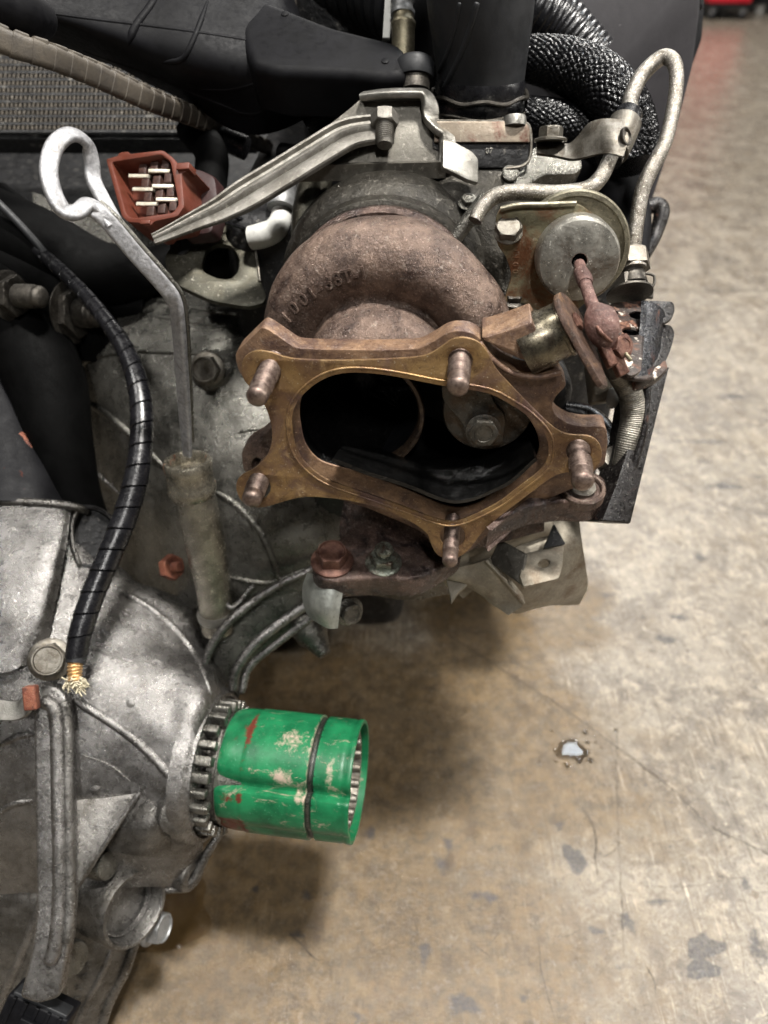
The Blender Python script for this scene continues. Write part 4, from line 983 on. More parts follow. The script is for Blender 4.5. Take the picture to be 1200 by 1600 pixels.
# ================================================================ HOSES
ch = thing('corrugated_hose', 'black corrugated hose curving in at the top beside the intake elbow', 'hose', P(860, 40, .47))
tube('hose_body', pp([(790, -30, .47, 40), (830, 10, .47, 42), (875, 45, .475, 44), (925, 100, .48, 42)], None), m_blackw, ch, seg=40, n=10, step=.0004, rfun=lambda s, a: 1 + .055 * abs(math.sin(s * math.pi / .0042)) ** .6 - .03)
def braid(s, a):
    s = s + .0009 * mnoise.noise(Vector((s * 90, math.sin(a) * 2, math.cos(a) * 2))); a = a + .05 * mnoise.noise(Vector((s * 70, 5 + math.sin(a), math.cos(a))))
    k = 13; m = s / .0050 * math.pi
    x = math.sin(k * a + m); y = math.sin(k * a - m)
    return 1 + .055 * (abs(x) ** .7 if (int((k * a + m) / math.pi) + int((k * a - m) / math.pi)) % 2 == 0 else abs(y) ** .7) - .02 + .02 * abs(x * y)
b1 = thing('braided_hose', 'thick upper black braided hose arching beside the looped pipe', 'hose', P(900, 120, .44), 'black braided hoses')
tube('braided_sleeve', pp([(790, 90, .45, 28), (830, 92, .445, 32), (880, 102, .44, 38), (930, 125, .435, 42), (965, 160, .43, 42), (985, 205, .43, 40), (992, 260, .43, 36)], None), m_braid, b1, seg=156, n=8, step=.0005, rfun=braid)
b2 = thing('braided_hose', 'lower black braided hose passing behind the pipe clamp', 'hose', P(870, 190, .45), 'black braided hoses')
tube('braided_sleeve', pp([(780, 172, .455, 24), (830, 182, .45, 28), (880, 192, .448, 30), (930, 215, .448, 30), (970, 250, .448, 30)], None), m_braid, b2, seg=130, n=8, step=.0005, rfun=braid)
b3 = thing('braided_hose', 'small tip of black braided hose showing left of the bracket top', 'hose', P(505, 180, .46), 'black braided hoses')
tube('braided_sleeve', pp([(480, 200, .46, 16), (505, 182, .458, 18), (540, 168, .46, 18)], None), m_braid, b3, seg=100, n=8, step=.0006, rfun=braid)
hs = thing('black_hose', 'smooth black hose running down behind the wastegate can', 'hose', P(960, 300, .45))
tube('hose_body', pp([(880, 250, .47, 40), (940, 270, .465, 40), (980, 330, .46, 34), (985, 400, .46, 28)], None), m_black, hs, seg=32)

# ================================================================ LOOPED METAL PIPE + CLAMP
lp = thing('looped_pipe', 'mottled silver metal pipe bent into a tall loop at the upper right', 'pipe', P(1000, 200, .38))
tube('pipe_run', pp([(742, 345, .372, 11), (752, 326, .372, 12), (775, 306, .371, 12.5), (815, 300, .369, 12.5), (870, 302, .366, 12.5), (915, 296, .364, 12.5), (938, 278, .364, 12), (952, 250, .368, 11.5), (966, 215, .374, 11.5), (984, 180, .382, 12), (985, 155, .388, 12), (1000, 122, .393, 12), (1022, 98, .395, 12), (1040, 89, .393, 11.5), (1054, 100, .390, 11.5), (1057, 130, .388, 11), (1050, 180, .386, 11), (1038, 225, .385, 11), (1016, 268, .386, 12), (1003, 300, .388, 12), (995, 345, .390, 11.5), (990, 385, .392, 11.5)], None), m_zincp, lp, seg=28, n=8)
bolt('pipe_nut', P(989, 428, .393), idir(-.02, 1, .25), .0098, .0125, m_boltm, lp, fl=None, dimple=.7)
lathe('nut_collar', P(989, 412, .3925), idir(-.02, 1, .25), [(.0066, -.004), (.0066, .006), (.0058, .008), (.0045, .009)], m_zincp, lp, seg=32)
lathe('union_neck', P(988, 436, .394), idir(-.02, 1, .25), [(.0075, -.004), (.0068, 0), (.0068, .004)], m_dbolt, lp, seg=32)
bolt('union_nut', P(984, 460, .396), idir(-.02, 1, .25), .0108, .0085, m_dbolt, lp, fl=1.12, dimple=.8)
cl = thing('pipe_clamp', 'grey steel clamp strap holding the looped pipe in a black rubber sleeve', 'clamp', P(950, 210, .378))
ax_ = pp([(983, 178, .3815), (969, 212, .377), (951, 249, .3725)], 21)
tube('rubber_sleeve', [(q[0], q[1], q[2], px(21, .377)) for q in ax_], m_blackw, cl, seg=32, n=4)
ax2 = pp([(977, 192, .3795), (969, 212, .377), (957, 237, .374)], 26)
tube('strap_wrap', [(q[0], q[1], q[2], px(25, .377)) for q in ax2], m_boltm, cl, seg=40, n=4)
loft('strap_arm', [[(838, 216, .386), (868, 220, .383), (888, 224, .380), (903, 212, .375), (920, 192, .369), (945, 185, .364), (972, 187, .362)],
                   [(838, 228, .382), (868, 231, .379), (892, 236, .376), (910, 228, .370), (930, 216, .364), (955, 212, .358), (982, 214, .357)],
                   [(838, 239, .380), (868, 243, .377), (895, 248, .373), (914, 245, .368), (935, 240, .363), (955, 240, .358), (974, 244, .357)]], m_boltm, cl, th=.0016)
lathe('slot_hole', P(979, 213, .357), idir(.9, 0, -1), [(.0042, -.0012), (.0044, .0004), (.0036, .0006), (.0030, -.0006), (.0001, -.0006)], m_dbolt, cl, seg=24)
bolt('clamp_bolt', P(860, 221, .379), idir(0, 1, -.35), .0062, .0068, m_boltm, cl, fl=1.35, dimple=.85)

# ================================================================ WASTEGATE ACTUATOR
ac = thing('wastegate_actuator', 'round stained zinc actuator can with a rusty rod sticking out of its centre', 'actuator', P(905, 400, .37))
aax = Vector((-.08, -1, .16)).normalized()
A_ = P(905, 408, .355)
def canprof(R):
    return [(R * .985, -.024), (R, -.022), (R, -.0045), (R * .975, -.0018), (R * .93, -.0004), (R * .80, .0002), (R * .45, .0010), (.0040, .0011), (.0037, .0008), (.0036, -.010)]
lathe('can', A_, aax, canprof(px(65, .355)), m_canm, ac, seg=96, cap1=False)
lathe('can_bore', A_ - aax * .009, aax, [(.0037, -.001), (.0037, 0), (.0001, 0)], m_soot, ac, seg=24)
lathe('rear_can', A_ - aax * .018 + Vector((-.001, 0, .002)), aax, [(.0250, -.016), (.0265, -.012), (.0278, -.002), (.0278, .0004), (.0270, .0014), (.0250, .0016), (.0246, .0004), (.0225, .0004)], m_yzinc, ac, seg=96)
AF = Frame(A_ - aax * .0145, aax)
plate('mount_plate', AF, rc([(775, 336), (786, 322), (840, 319), (905, 318), (940, 345), (955, 400), (930, 460), (885, 500), (850, 496), (806, 506), (784, 480), (800, 430), (790, 400), (776, 382)], 10, 4), m_canplate, ac, th=.003, bev=.0006)
tube('plate_edge', [(*(AF.at(a, b) + AF.n * .0015), .0013) for a, b in ((782, 326), (810, 320), (850, 319), (900, 317))], m_yzinc, ac, seg=10)
bolt('plate_bolt', AF.at(794, 364), idir(-.1, .35, -1), .0068, .0058, m_boltm, ac, fl=1.05, dimple=.86)
tx = MB()
for i, ch_ in enumerate('0011'): glyph_mb(tx, ch_, AF.at(806, 424 - i * 11) + AF.n * .0001, AF.v, -AF.u, .0042, .0004, .01)
tx.build('stamped_number', m_canplate, ac, 0)
rod = thing('actuator_rod', 'dry rusty pink actuator rod ending in a bulb and split clevis', 'rod', P(925, 470, .335))
tube('rod_shaft', pp([(905, 412, .356, 8.5), (910, 428, .350, 9), (916, 448, .343, 9.5), (924, 472, .336, 10), (930, 488, .332, 11)], None), m_pink, rod, seg=24)
tube('rod_collar', pp([(907, 424, .3515, 11), (913, 436, .3475, 12.5), (915, 444, .3445, 11)], None), m_pink, rod, seg=20)
tube('bulb', pp([(928, 478, .332, 10), (932, 488, .331, 20), (938, 500, .330, 26), (942, 514, .330, 26), (946, 528, .332, 21), (952, 540, .334, 12)], None), m_pink, rod, seg=32)
box('fork_leg', P(962, 560, .336), idir(.45, -.9, .1) * .0085, idir(.9, .45, 0) * .0026, idir(0, 0, 1) * .003, m_bolt_br, rod, bev=.0008)
box('fork_leg', P(946, 548, .333), idir(.45, -.9, .1) * .0080, idir(.9, .45, 0) * .0022, idir(0, 0, 1) * .003, m_bolt_br, rod, bev=.0008)
tube('split_pin', pp([(931, 507, .325, 3.2), (938, 518, .323, 3.2), (946, 526, .324, 3.0), (955, 534, .326, 2.6)], None), m_bolt_br, rod, seg=10, dome=.8)
tube('split_pin', pp([(978, 553, .330, 3.5), (985, 562, .330, 3.5)], None), m_brass2, rod, seg=10, n=2, dome=.8)
bolt('clevis_nut', P(966, 542, .335), idir(.6, -.1, -1), .0058, .004, m_bolt_br, rod, fl=None)
lv = thing('wastegate_lever', 'thin rusty oval lever plate on the end of the wastegate shaft', 'lever', P(905, 520, .35))
lc = b0 + ba * .0125
lax = idir(.74, .40, -.54)
LFm = Frame(lc + lax * .0035, lax, up=(0, 0, 1))
LC2 = LFm.loc(902, 522)
def lever():
    o = [(LFm.loc(884, 512)[0] + .0155 * math.cos(t), LFm.loc(884, 512)[1] + .0155 * math.sin(t)) for t in np.linspace(math.radians(20), math.radians(200), 16)]
    return o
vd = (idir(.42, -.86, -.3)); wd = lax.cross(vd).normalized(); vd = wd.cross(lax).normalized()
LFm.u, LFm.v = vd, wd
out = [(.0155 * math.cos(t), .0150 * math.sin(t)) for t in np.linspace(math.radians(55), math.radians(305), 22)] + [(.018, -.0095), (.030, -.0055), (.0325, -.003), (.0325, .003), (.030, .0055), (.018, .0095)]
plate('lever_plate', LFm, out, m_lever, lv, holes=[ell(0, 0, .004, .004, 14)], th=.003, bev=.0006, px_in=False)
bolt('shaft_end', lc + lax * .003, lax, .0042, .002, m_bolt_br, lv, fl=None)

# ================================================================ BLACK BRACKET, RIGHT
rb = thing('black_bracket', 'flaking black steel bracket with oval holes and a long leg at the right edge', 'bracket', P(1000, 560, .40))
RF2 = Frame(P(975, 520, .383), idir(.05, .75, -1))
plate('top_skin', RF2, rc([(925, 486), (960, 472), (1005, 470), (1012, 478), (1002, 580), (985, 588), (950, 560), (930, 530)], 6), m_bsteel2, rb, holes=[ell(997, 492, 14, 6, 20, rot=.1), ell(986, 517, 14, 6.5, 20, rot=.1), ell(958, 489, 8, 4.5, 16), ell(962, 506, 7, 4, 16)], th=.0022, bev=.0005)
plate('dark_backing', Frame(P(975, 520, .392), idir(.05, .75, -1)), rc([(930, 486), (1012, 474), (1004, 568), (950, 552)], 6), m_blockm, rb, th=.006, bev=.001)  # added dark sheet that makes the holes look shaded
loft('rolled_edge', [[(1002, 470, .3845), (1014, 471, .3835), (1028, 477, .386), (1038, 488, .392), (1040, 500, .402)],
                     [(1000, 508, .3830), (1014, 509, .3820), (1026, 514, .3845), (1034, 522, .391), (1036, 534, .401)],
                     [(994, 548, .3815), (1008, 550, .3805), (1021, 554, .383), (1030, 560, .390), (1032, 570, .400)],
                     [(984, 586, .3805), (1000, 590, .3795), (1014, 590, .382), (1024, 588, .389), (1028, 584, .399)]], m_bsteel3, rb, th=.003, n=6, rough=.0006, rs=200)
tube('bottom_lip', pp([(930, 536, .382, 3), (948, 566, .3805, 4), (970, 586, .3795, 4.5), (1000, 592, .379, 5), (1016, 590, .3815, 5)], None), m_bsteel2, rb, seg=12, dome=.6)
plate('ear', Frame(P(1035, 500, .392), idir(.1, .55, -1)), rc([(1000, 468), (1052, 470), (1056, 482), (1050, 498), (1035, 506), (1012, 500)], 5), m_bsteel, rb, th=.003, bev=.001)
plate('ear', Frame(P(1040, 540, .392), idir(.4, .35, -1)), rc([(1030, 505), (1050, 507), (1056, 520), (1050, 545), (1040, 568), (1020, 575)], 6), m_bsteel, rb, th=.004, bev=.0012)
plate('weld_lump', Frame(P(1015, 575, .385), idir(.1, .4, -1)), rc([(985, 575), (1010, 560), (1042, 560), (1046, 576), (1030, 590), (1000, 600)], 7), m_bsteel2, rb, th=.01, bev=.002)
LG = Frame(P(1000, 690, .40), idir(.28, .0, -1))
plate('leg_face', LG, rc([(1000, 592), (1047, 572), (1045, 580), (1015, 700), (986, 819), (940, 815), (962, 760), (985, 690)], 4), m_bsteel, rb, th=.022, bev=.0012)
LG2 = Frame(P(990, 690, .398), idir(-.9, .0, -1))
tube('leg_rib', pp([(1012, 590, .394, 6), (1004, 680, .398, 6), (972, 780, .404, 7), (962, 812, .406, 7)], None), m_bsteel, rb, seg=14)
clp = thing('spring_clip', 'thin squared wire clip poking out above the black bracket', 'clip', P(1008, 436, .40))
tube('wire', pp([(992, 420, .405, 2.2), (1008, 427, .405, 2.2), (1022, 431, .405, 2.2), (1020, 448, .405, 2.2), (1000, 450, .405, 2.2), (994, 462, .405, 2.2)], None), m_dbolt, clp, seg=10, n=2)
box('flat_tab', P(1008, 455, .400), idir(1, -.2, 0) * .0042, idir(0, 1, 0) * .0035, idir(0, 0, 1) * .0015, m_dbolt, clp, bev=.0006)
fx = thing('flexible_hose', 'ribbed braided steel flexible hose bending down inside the black bracket', 'hose', P(990, 650, .39))
tube('hose_body', pp([(944, 545, .38, 15), (962, 578, .388, 17), (984, 612, .396, 19), (990, 650, .401, 20), (980, 695, .404, 18), (968, 735, .408, 13), (958, 770, .412, 11)], None), m_flex, fx, seg=36, n=8, step=.0003, rfun=lambda s, a: 1 + .02 * math.sin(s * 2 * math.pi / .00125))
tube('end_ferrule', pp([(938, 538, .3745, 15), (952, 560, .3775, 18), (966, 582, .381, 18)], None), m_dbolt, fx, seg=24)
wb = thing('alloy_block', 'pale grey alloy block in the gap behind the right stud', 'block', P(945, 600, .43))
box('block_body', P(942, 598, .42), idir(.12, -1, 0) * .0115, idir(1, .12, 0) * .0085, idir(0, 0, 1) * .006, m_beige, wb, bev=.002)
tube('round_cap', pp([(958, 612, .415, 9), (957, 625, .414, 10), (955, 633, .414, 8)], None), m_white, wb, seg=16, dome=.7)
bk = thing('inner_pipe', 'dark curved pipe with a bright spot low inside the right gap', 'pipe', P(940, 720, .43))
tube('pipe_run', pp([(880, 640, .44, 14), (920, 650, .44, 16), (950, 680, .43, 16), (955, 715, .425, 16), (950, 760, .42, 15)], None), m_blackw, bk, seg=20)
lathe('plug', P(958, 716, .415), idir(-.1, .3, -1), [(.008, -.008), (.008, 0), (.006, .003), (.0001, .0036)], m_boltm, bk, seg=24)

# ================================================================ ALLOY SHIELD below the outlet
shd = thing('alloy_shield', 'pale dull alloy bracket casting with folded ears hanging below the outlet', 'bracket', P(800, 890, .46))
loft('body', [[(690, 850, .475), (740, 838, .465), (800, 825, .46), (860, 815, .455), (905, 812, .45)],
              [(676, 890, .475), (740, 872, .455), (800, 865, .45), (862, 850, .448), (910, 850, .452)],
              [(690, 905, .48), (745, 900, .458), (790, 905, .452), (865, 895, .455), (916, 890, .465)],
              [(712, 930, .495), (745, 905, .475), (798, 938, .47), (860, 940, .475), (918, 918, .488)],
              [(728, 912, .505), (760, 915, .495), (800, 958, .495), (850, 948, .50), (905, 945, .51)]], m_beige, shd, th=.004, rough=.0006, rs=120, n=7)
plate('folded_ear', Frame(P(850, 880, .430), idir(.12, .6, -1)), rc([(820, 864), (881, 851), (879, 885), (873, 904), (818, 917), (812, 900)], 4), m_beige, shd, holes=[ell(850, 880, 10, 6.5, 18, rot=-.3)], th=.003, bev=.0006)
plate('folded_side', Frame(P(793, 875, .433), idir(-.7, .3, -1)), rc([(764, 877), (780, 842), (822, 865), (814, 914), (790, 897)], 3), m_alud, shd, th=.003, bev=.0006)
loft('skirt', [[(684, 880, .452), (712, 886, .447), (745, 880, .443), (764, 873, .438)],
               [(684, 896, .456), (712, 905, .450), (748, 900, .446), (790, 905, .440)],
               [(700, 908, .462), (726, 913, .457), (766, 928, .452), (818, 941, .447)],
               [(708, 914, .466), (735, 920, .462), (770, 945, .457), (794, 961, .452)]], m_beige, shd, th=.003, n=6, rough=.0006, rs=140)
plate('torn_spike', Frame(P(712, 920, .455), idir(-.1, .5, -1)), [(697, 905), (732, 912), (716, 926), (705, 942), (702, 925)], m_beige, shd, th=.003, bev=.0006)
tube('ridge_line', pp([(760, 876, .4375, 3), (790, 908, .438, 3), (818, 942, .4455, 3)], None), m_beige, shd, seg=10, dome=.6)
tube('barrel', pp([(672, 872, .462, 30), (730, 852, .456, 32), (790, 828, .452, 30), (850, 812, .45, 26)], None), m_beige, shd, seg=32, dome=.5)
plate('upper_gusset', Frame(P(868, 840, .432), idir(.1, .3, -1)), rc([(850, 857), (866, 818), (884, 850)], 2), m_blockm, shd, th=.003, bev=.0004)
loft('rear_casting_or_blocker', [[(560, 840, .52), (640, 850, .51), (720, 860, .505), (800, 850, .50)],
                      [(560, 900, .52), (640, 905, .51), (700, 905, .505), (800, 890, .50)],
                      [(580, 930, .53), (640, 938, .525), (690, 930, .52), (780, 910, .51)]], m_castg, shd, th=.02)

clipo = thing('galvanised_clip', 'curved pale galvanised clip with a rust streak under the red bolt', 'clip', P(508, 930, .425))
loft('clip_body', [[(480, 895, .432), (500, 903, .420), (522, 908, .416), (543, 905, .420)],
                   [(473, 915, .436), (490, 925, .421), (515, 930, .416), (536, 925, .419)],
                   [(473, 940, .44), (488, 952, .424), (510, 958, .418), (531, 955, .42)],
                   [(480, 962, .446), (494, 972, .430), (512, 982, .424), (528, 982, .424)]], m_silver, clipo, th=.0025, n=6)
bolt('clip_bolt', P(545, 955, .446), idir(.6, -.3, -1), .007, .006, m_castg, clipo, fl=1.3)
# ================================================================ BELL HOUSING
bell = thing('bell_housing', 'oily olive grey cast bell housing with deep pockets behind the dipstick', 'casting', P(300, 700, .52))
bgrid = [[(50, 300, .57), (180, 340, .56), (300, 380, .545), (380, 420, .54), (450, 440, .535), (600, 470, .53)],
         [(60, 420, .56), (170, 430, .545), (290, 440, .53), (370, 470, .52), (450, 500, .51), (620, 540, .51)],
         [(50, 510, .57), (130, 510, .535), (250, 512, .51), (340, 540, .497), (430, 570, .49), (620, 610, .50)],
         [(40, 600, .59), (120, 560, .53), (240, 570, .503), (340, 610, .488), (440, 660, .48), (620, 690, .50)],
         [(60, 700, .60), (150, 690, .535), (250, 690, .50), (350, 730, .482), (440, 760, .478), (600, 770, .495)],
         [(110, 800, .58), (190, 790, .535), (260, 790, .505), (350, 820, .488), (440, 840, .482), (552, 840, .495)],
         [(170, 880, .56), (220, 880, .54), (290, 890, .515), (370, 910, .498), (440, 900, .495), (540, 880, .505)],
         [(210, 960, .55), (260, 950, .535), (310, 950, .52), (380, 950, .505), (440, 930, .50), (515, 915, .51)]]
bs_ = loft('housing_wall', bgrid, m_castg, bell, th=.014, n=8, rough=.0012, rs=60)
hb = hitter(bs_)
def brib(pts, r, m=None, **k): return rib_on(hb, pts, r, 'rib', m or m_castg, bell, **k)
brib([(130, 548), (200, 548), (300, 552), (355, 556)], 4)
brib([(205, 462), (250, 470), (330, 486), (395, 492)], 5)
brib([(215, 490), (280, 500), (350, 512)], 4)
brib([(330, 764), (370, 790), (405, 830), (428, 880), (437, 925)], 6)
brib([(490, 782), (505, 810), (512, 850)], 3)
brib([(372, 676), (395, 670), (420, 672)], 4)
brib([(130, 625), (170, 650), (215, 690), (262, 735)], 7)
brib([(350, 900), (400, 910), (432, 908), (500, 880)], 5)
# dark pocket on the left with its raised edge, and a machined pad behind it
brib([(122, 575), (140, 560), (170, 552), (200, 550)], 6)
brib([(82, 595), (95, 640), (110, 690), (140, 730), (190, 775)], 7, m_case2)
loft('sloping_pad', [[(178, 572, .520), (205, 568, .512), (232, 570, .508)], [(176, 630, .520), (205, 640, .512), (240, 650, .506)], [(190, 655, .525), (215, 690, .515), (250, 720, .508)]], m_castg, bell, th=.004)
bolt('housing_bolt', hb(331, 583)[0] + idir(0, .1, -1) * .010, idir(-.05, -.25, -1), .0092, .0105, m_boltm, bell, fl=1.22, dimple=.8, label='dull steel hex bolt between dipstick and gasket')
lathe('bolt_boss', hb(334, 582)[0] + Vector((0, .004, 0)), idir(.05, .45, -1), [(.0165, -.006), (.0155, .002), (.0135, .0062), (.006, .0064)], m_castg, bell, seg=40)
# threaded studs and nuts in the shadow on the left
for (u, v, d, r, L, m) in ((14, 462, .47, .0075, .016, m_boltm), (112, 488, .50, .0100, .012, m_dbolt)):
    o = P(u, v, d); stud(o, idir(1, -.12, -.3), r, L * 1.6, m_dbolt, bell, plain=.15, label='threaded stud in the dark gap')
    bolt('housing_nut', o, idir(1, -.12, -.3), r * 1.75, .007, m_dbolt, bell, fl=1.2)
bolt('rusty_nut', P(262, 887, .488), idir(.75, .1, -.6), .0088, .0075, m_rbolt, bell, fl=None, thread=(.0036, .013), dimple=.7, label='small red rusty nut beside the dipstick tube')
# lower right flange ribs of the bell
fl_m = m_case
bd = MB()
for pts in ([(318, 1042, .485, 6), (330, 1010, .482, 7), (355, 975, .480, 7), (395, 940, .482, 7), (437, 912, .486, 6)],
            [(437, 912, .486, 5), (470, 898, .487, 5), (500, 880, .49, 5)],
            [(365, 1075, .492, 8), (370, 1045, .488, 8), (400, 1005, .486, 8), (450, 965, .487, 8), (505, 930, .49, 7), (548, 900, .494, 6)],
            [(378, 1080, .50, 6), (392, 1040, .50, 6), (440, 1000, .50, 6), (500, 955, .50, 6), (560, 905, .505, 6)],
            [(395, 915, .486, 4), (360, 950, .480, 4), (345, 905, .482, 4)]):
    tube('flange_rib', pp(pts, None), fl_m, bell, seg=14, n=8, dome=.7)
loft('rib_web', [[(300, 1060, .505), (330, 1000, .50), (380, 950, .50), (440, 915, .50), (500, 880, .505), (552, 860, .51)],
                 [(330, 1080, .51), (360, 1035, .505), (400, 990, .505), (450, 955, .505), (510, 915, .51), (560, 885, .515)],
                 [(372, 1095, .515), (384, 1055, .512), (425, 1012, .512), (470, 980, .512), (520, 940, .515), (566, 900, .52)]], m_castg, bell, th=.02)
for (u, v, a) in ((432, 1000, 0), (405, 1005, 0)): pass
lathe('flange_lug', P(485, 985, .515), idir(.5, -.75, -.3), [(.013, -.01), (.012, .004), (.009, .008), (.0075, .012), (.0045, .020), (.0001, .021)], m_castg, bell, seg=28)

# ================================================================ FRONT CASTING (transmission / differential case)
case = thing('transmission_case', 'pale grey cast aluminium transmission case with curved seams at the lower left', 'casting', P(150, 1300, .47))
cgrid = [[(-60, 770, .49), (40, 778, .485), (110, 800, .492), (160, 850, .50), (210, 905, .508), (262, 925, .52), (300, 940, .54)],
         [(-60, 860, .468), (40, 868, .463), (110, 880, .470), (170, 905, .482), (235, 930, .493), (295, 955, .508), (325, 975, .53)],
         [(-60, 960, .450), (40, 965, .446), (110, 975, .452), (185, 990, .462), (250, 1000, .474), (312, 1015, .492), (345, 1035, .518)],
         [(-60, 1050, .441), (40, 1050, .437), (120, 1055, .441), (200, 1060, .447), (268, 1066, .452), (320, 1078, .454), (366, 1094, .500)],
         [(-60, 1150, .438), (40, 1145, .434), (120, 1145, .436), (200, 1150, .438), (256, 1160, .436), (298, 1175, .4345), (324, 1190, .452)],
         [(-60, 1240, .442), (40, 1235, .437), (120, 1235, .437), (195, 1240, .439), (252, 1250, .436), (294, 1262, .4355), (318, 1282, .454)],
         [(-60, 1320, .450), (40, 1315, .445), (120, 1315, .445), (190, 1318, .446), (245, 1326, .449), (284, 1335, .457), (316, 1342, .482)],
         [(-60, 1400, .470), (40, 1395, .462), (120, 1392, .460), (185, 1388, .462), (235, 1385, .468), (275, 1388, .478), (302, 1390, .492)]]
case_s = loft('case_shell', cgrid, m_case, case, th=.012, n=9, rough=.0008, rs=70)
hc = hitter(case_s)
def crib(pts, r, m=None, nm='seam', **k): return rib_on(hc, pts, r, nm, m or m_case, case, **k)
crib([(168, 914), (205, 932), (245, 958), (285, 995), (312, 1035), (330, 1085)], 7)
crib([(108, 1088), (135, 1105), (175, 1130), (215, 1160), (250, 1195), (272, 1225)], 8)
crib([(270, 985), (300, 1010), (318, 1045)], 3)
# raised pad at the upper left with a stepped edge
UP = Frame(P(40, 930, .452), idir(.03, .25, -1))
loft('upper_pad', [[(-60, 786, .472), (20, 786, .470), (90, 790, .470), (112, 793, .474)],
                   [(-60, 870, .450), (20, 866, .448), (80, 862, .450), (101, 868, .456)],
                   [(-60, 960, .436), (20, 955, .434), (64, 948, .437), (84, 962, .444)],
                   [(-60, 1060, .430), (10, 1050, .428), (40, 1040, .432), (66, 1046, .440)]], m_case, case, th=.014, n=8, rough=.0006, rs=90)
tube('pad_edge', pp([(-40, 784, .471, 7), (20, 784, .470, 7), (90, 788, .470, 7), (122, 794, .474, 7), (135, 800, .48, 5)], None), m_case2, case, seg=12, dome=.6)
bolt('case_bolt', P(79, 1030, .428), idir(.25, .15, -1), .0098, .0100, m_boltm, case, fl=1.25, dimple=.78, label='grey flanged hex bolt beside the frayed cable end')
lathe('dark_port', P(136, 838, .478), idir(.5, .1, -1), [(.020, -.006), (.0205, 0), (.0195, .0015), (.0180, .0005), (.0176, -.008), (.0001, -.009)], m_blockm, case, seg=40)
tube('port_rim', pp([(122, 795, .474, 3.5), (113, 820, .472, 3.5), (114, 850, .470, 3.5), (124, 882, .470, 3.5)], None), m_case2, case, seg=10, dome=.6)
# side bearing seat and toothed adjuster ring where the green cover comes out
TA = idir(.985, -.075, -.155)
RC = P(345, 1196, .474)
lathe('bearing_seat', RC - TA * .004, TA, [(.0494, -.010), (.0488, -.003), (.0474, -.0008), (.0462, 0), (.0452, .0022), (.0436, .0022), (.0428, .0006), (.0424, -.006), (.0300, -.006)], m_case, case, seg=96)
ring = lathe('adjuster_ring', RC - TA * .004, TA, [(.0405, -.006), (.0405, .001), (.0395, .002), (.0345, .002), (.0345, -.006)], m_case2, case, seg=72)
for k in range(26):
    a = 2 * math.pi * k / 26; v0 = Vector((0, 0, 1)); v0 = (v0 - TA * v0.dot(TA)).normalized(); w0 = v0.cross(TA)
    e = v0 * math.cos(a) + w0 * math.sin(a); f = TA.cross(e)
    j_ = random.uniform(.8, 1.2); box('tooth', RC + e * .0385 + TA * .001, e * .0036 * j_, f * .0027 * random.uniform(.85, 1.15), TA * .0062 * random.uniform(.85, 1.15), m_castg, ring, bev=.0012)
lathe('case_boss', hc(280, 1273)[0] + idir(.3, 0, -1) * .0004, idir(.50, -.05, -.85), [(.0125, -.006), (.0118, .0008), (.0105, .0018), (.0062, .0018), (.0050, .0006), (.0042, -.002), (.0001, -.002)], m_case2, case, seg=32)
lathe('case_boss', P(300, 1368, .478), idir(.85, -.2, -.45), [(.0120, -.02), (.0105, .0008), (.0092, .0018), (.0052, .0018), (.0040, .0006), (.0036, -.002), (.0001, -.002)], m_case2, case, seg=32)
tube('edge_rib', pp([(240, 1390, .478, 6), (275, 1388, .478, 7), (298, 1380, .478, 8), (325, 1330, .48, 7), (345, 1300, .482, 6)], None), m_case2, case, seg=14, dome=.6)
crib([(120, 1275), (160, 1262), (215, 1240)], 5, m_case2, 'seam')
crib([(0, 1165), (30, 1150), (52, 1148)], 6); crib([(-30, 1300), (10, 1262), (50, 1250)], 5)
crib([(140, 1010), (165, 1022), (190, 1030)], 2.5, m_case2, 'parting_line'); crib([(128, 1180), (170, 1195), (205, 1222)], 2.0, m_case2, 'parting_line')
for (u_, v_, r_) in ((150, 1235, 3.5), (205, 1098, 3), (60, 1010, 4), (28, 830, 6)):
    q_, n_v = hc(u_, v_)
    if q_: lathe('casting_pip', q_ - n_v * .001, n_v, [(.0010 * r_, 0), (.0009 * r_, .0014), (.0006 * r_, .0019), (.0001, .0020)], m_case, case, seg=20)
# pocket bulge right of the strut
loft('side_bulge', [[(215, 1245, .439), (245, 1262, .434), (266, 1290, .442)], [(190, 1290, .437), (232, 1300, .432), (266, 1318, .444)], [(172, 1330, .444), (222, 1338, .440), (264, 1340, .452)]], m_case2, case, th=.01, n=8)

# ---- lower housing below the case
lowc = thing('lower_housing', 'dirty grey lower casting with diagonal ribs reaching down to the bottom edge', 'casting', P(120, 1500, .5))
lgrid = [[(-60, 1330, .47), (20, 1350, .466), (90, 1365, .464), (150, 1372, .466), (200, 1375, .472), (235, 1400, .486)],
         [(-60, 1400, .468), (20, 1410, .464), (90, 1425, .462), (140, 1435, .466), (190, 1445, .474), (222, 1465, .49)],
         [(-60, 1480, .472), (20, 1490, .468), (80, 1500, .466), (130, 1505, .470), (175, 1515, .478), (200, 1525, .494)],
         [(-60, 1560, .482), (20, 1570, .478), (80, 1575, .476), (120, 1575, .478), (150, 1580, .484), (176, 1575, .50)],
         [(-60, 1680, .50), (20, 1680, .495), (70, 1680, .49), (100, 1680, .49), (125, 1680, .495), (146, 1670, .51)]]
ls_ = loft('housing_shell', lgrid, m_case2, lowc, th=.012, n=9, rough=.0008, rs=80)
hl = hitter(ls_)
for pts, r in (([(-20, 1600), (0, 1565), (30, 1500), (60, 1420), (75, 1380)], 8), ([(10, 1610), (35, 1540), (60, 1480), (85, 1430)], 6)): rib_on(hl, pts, r, 'rib', m_case, lowc)
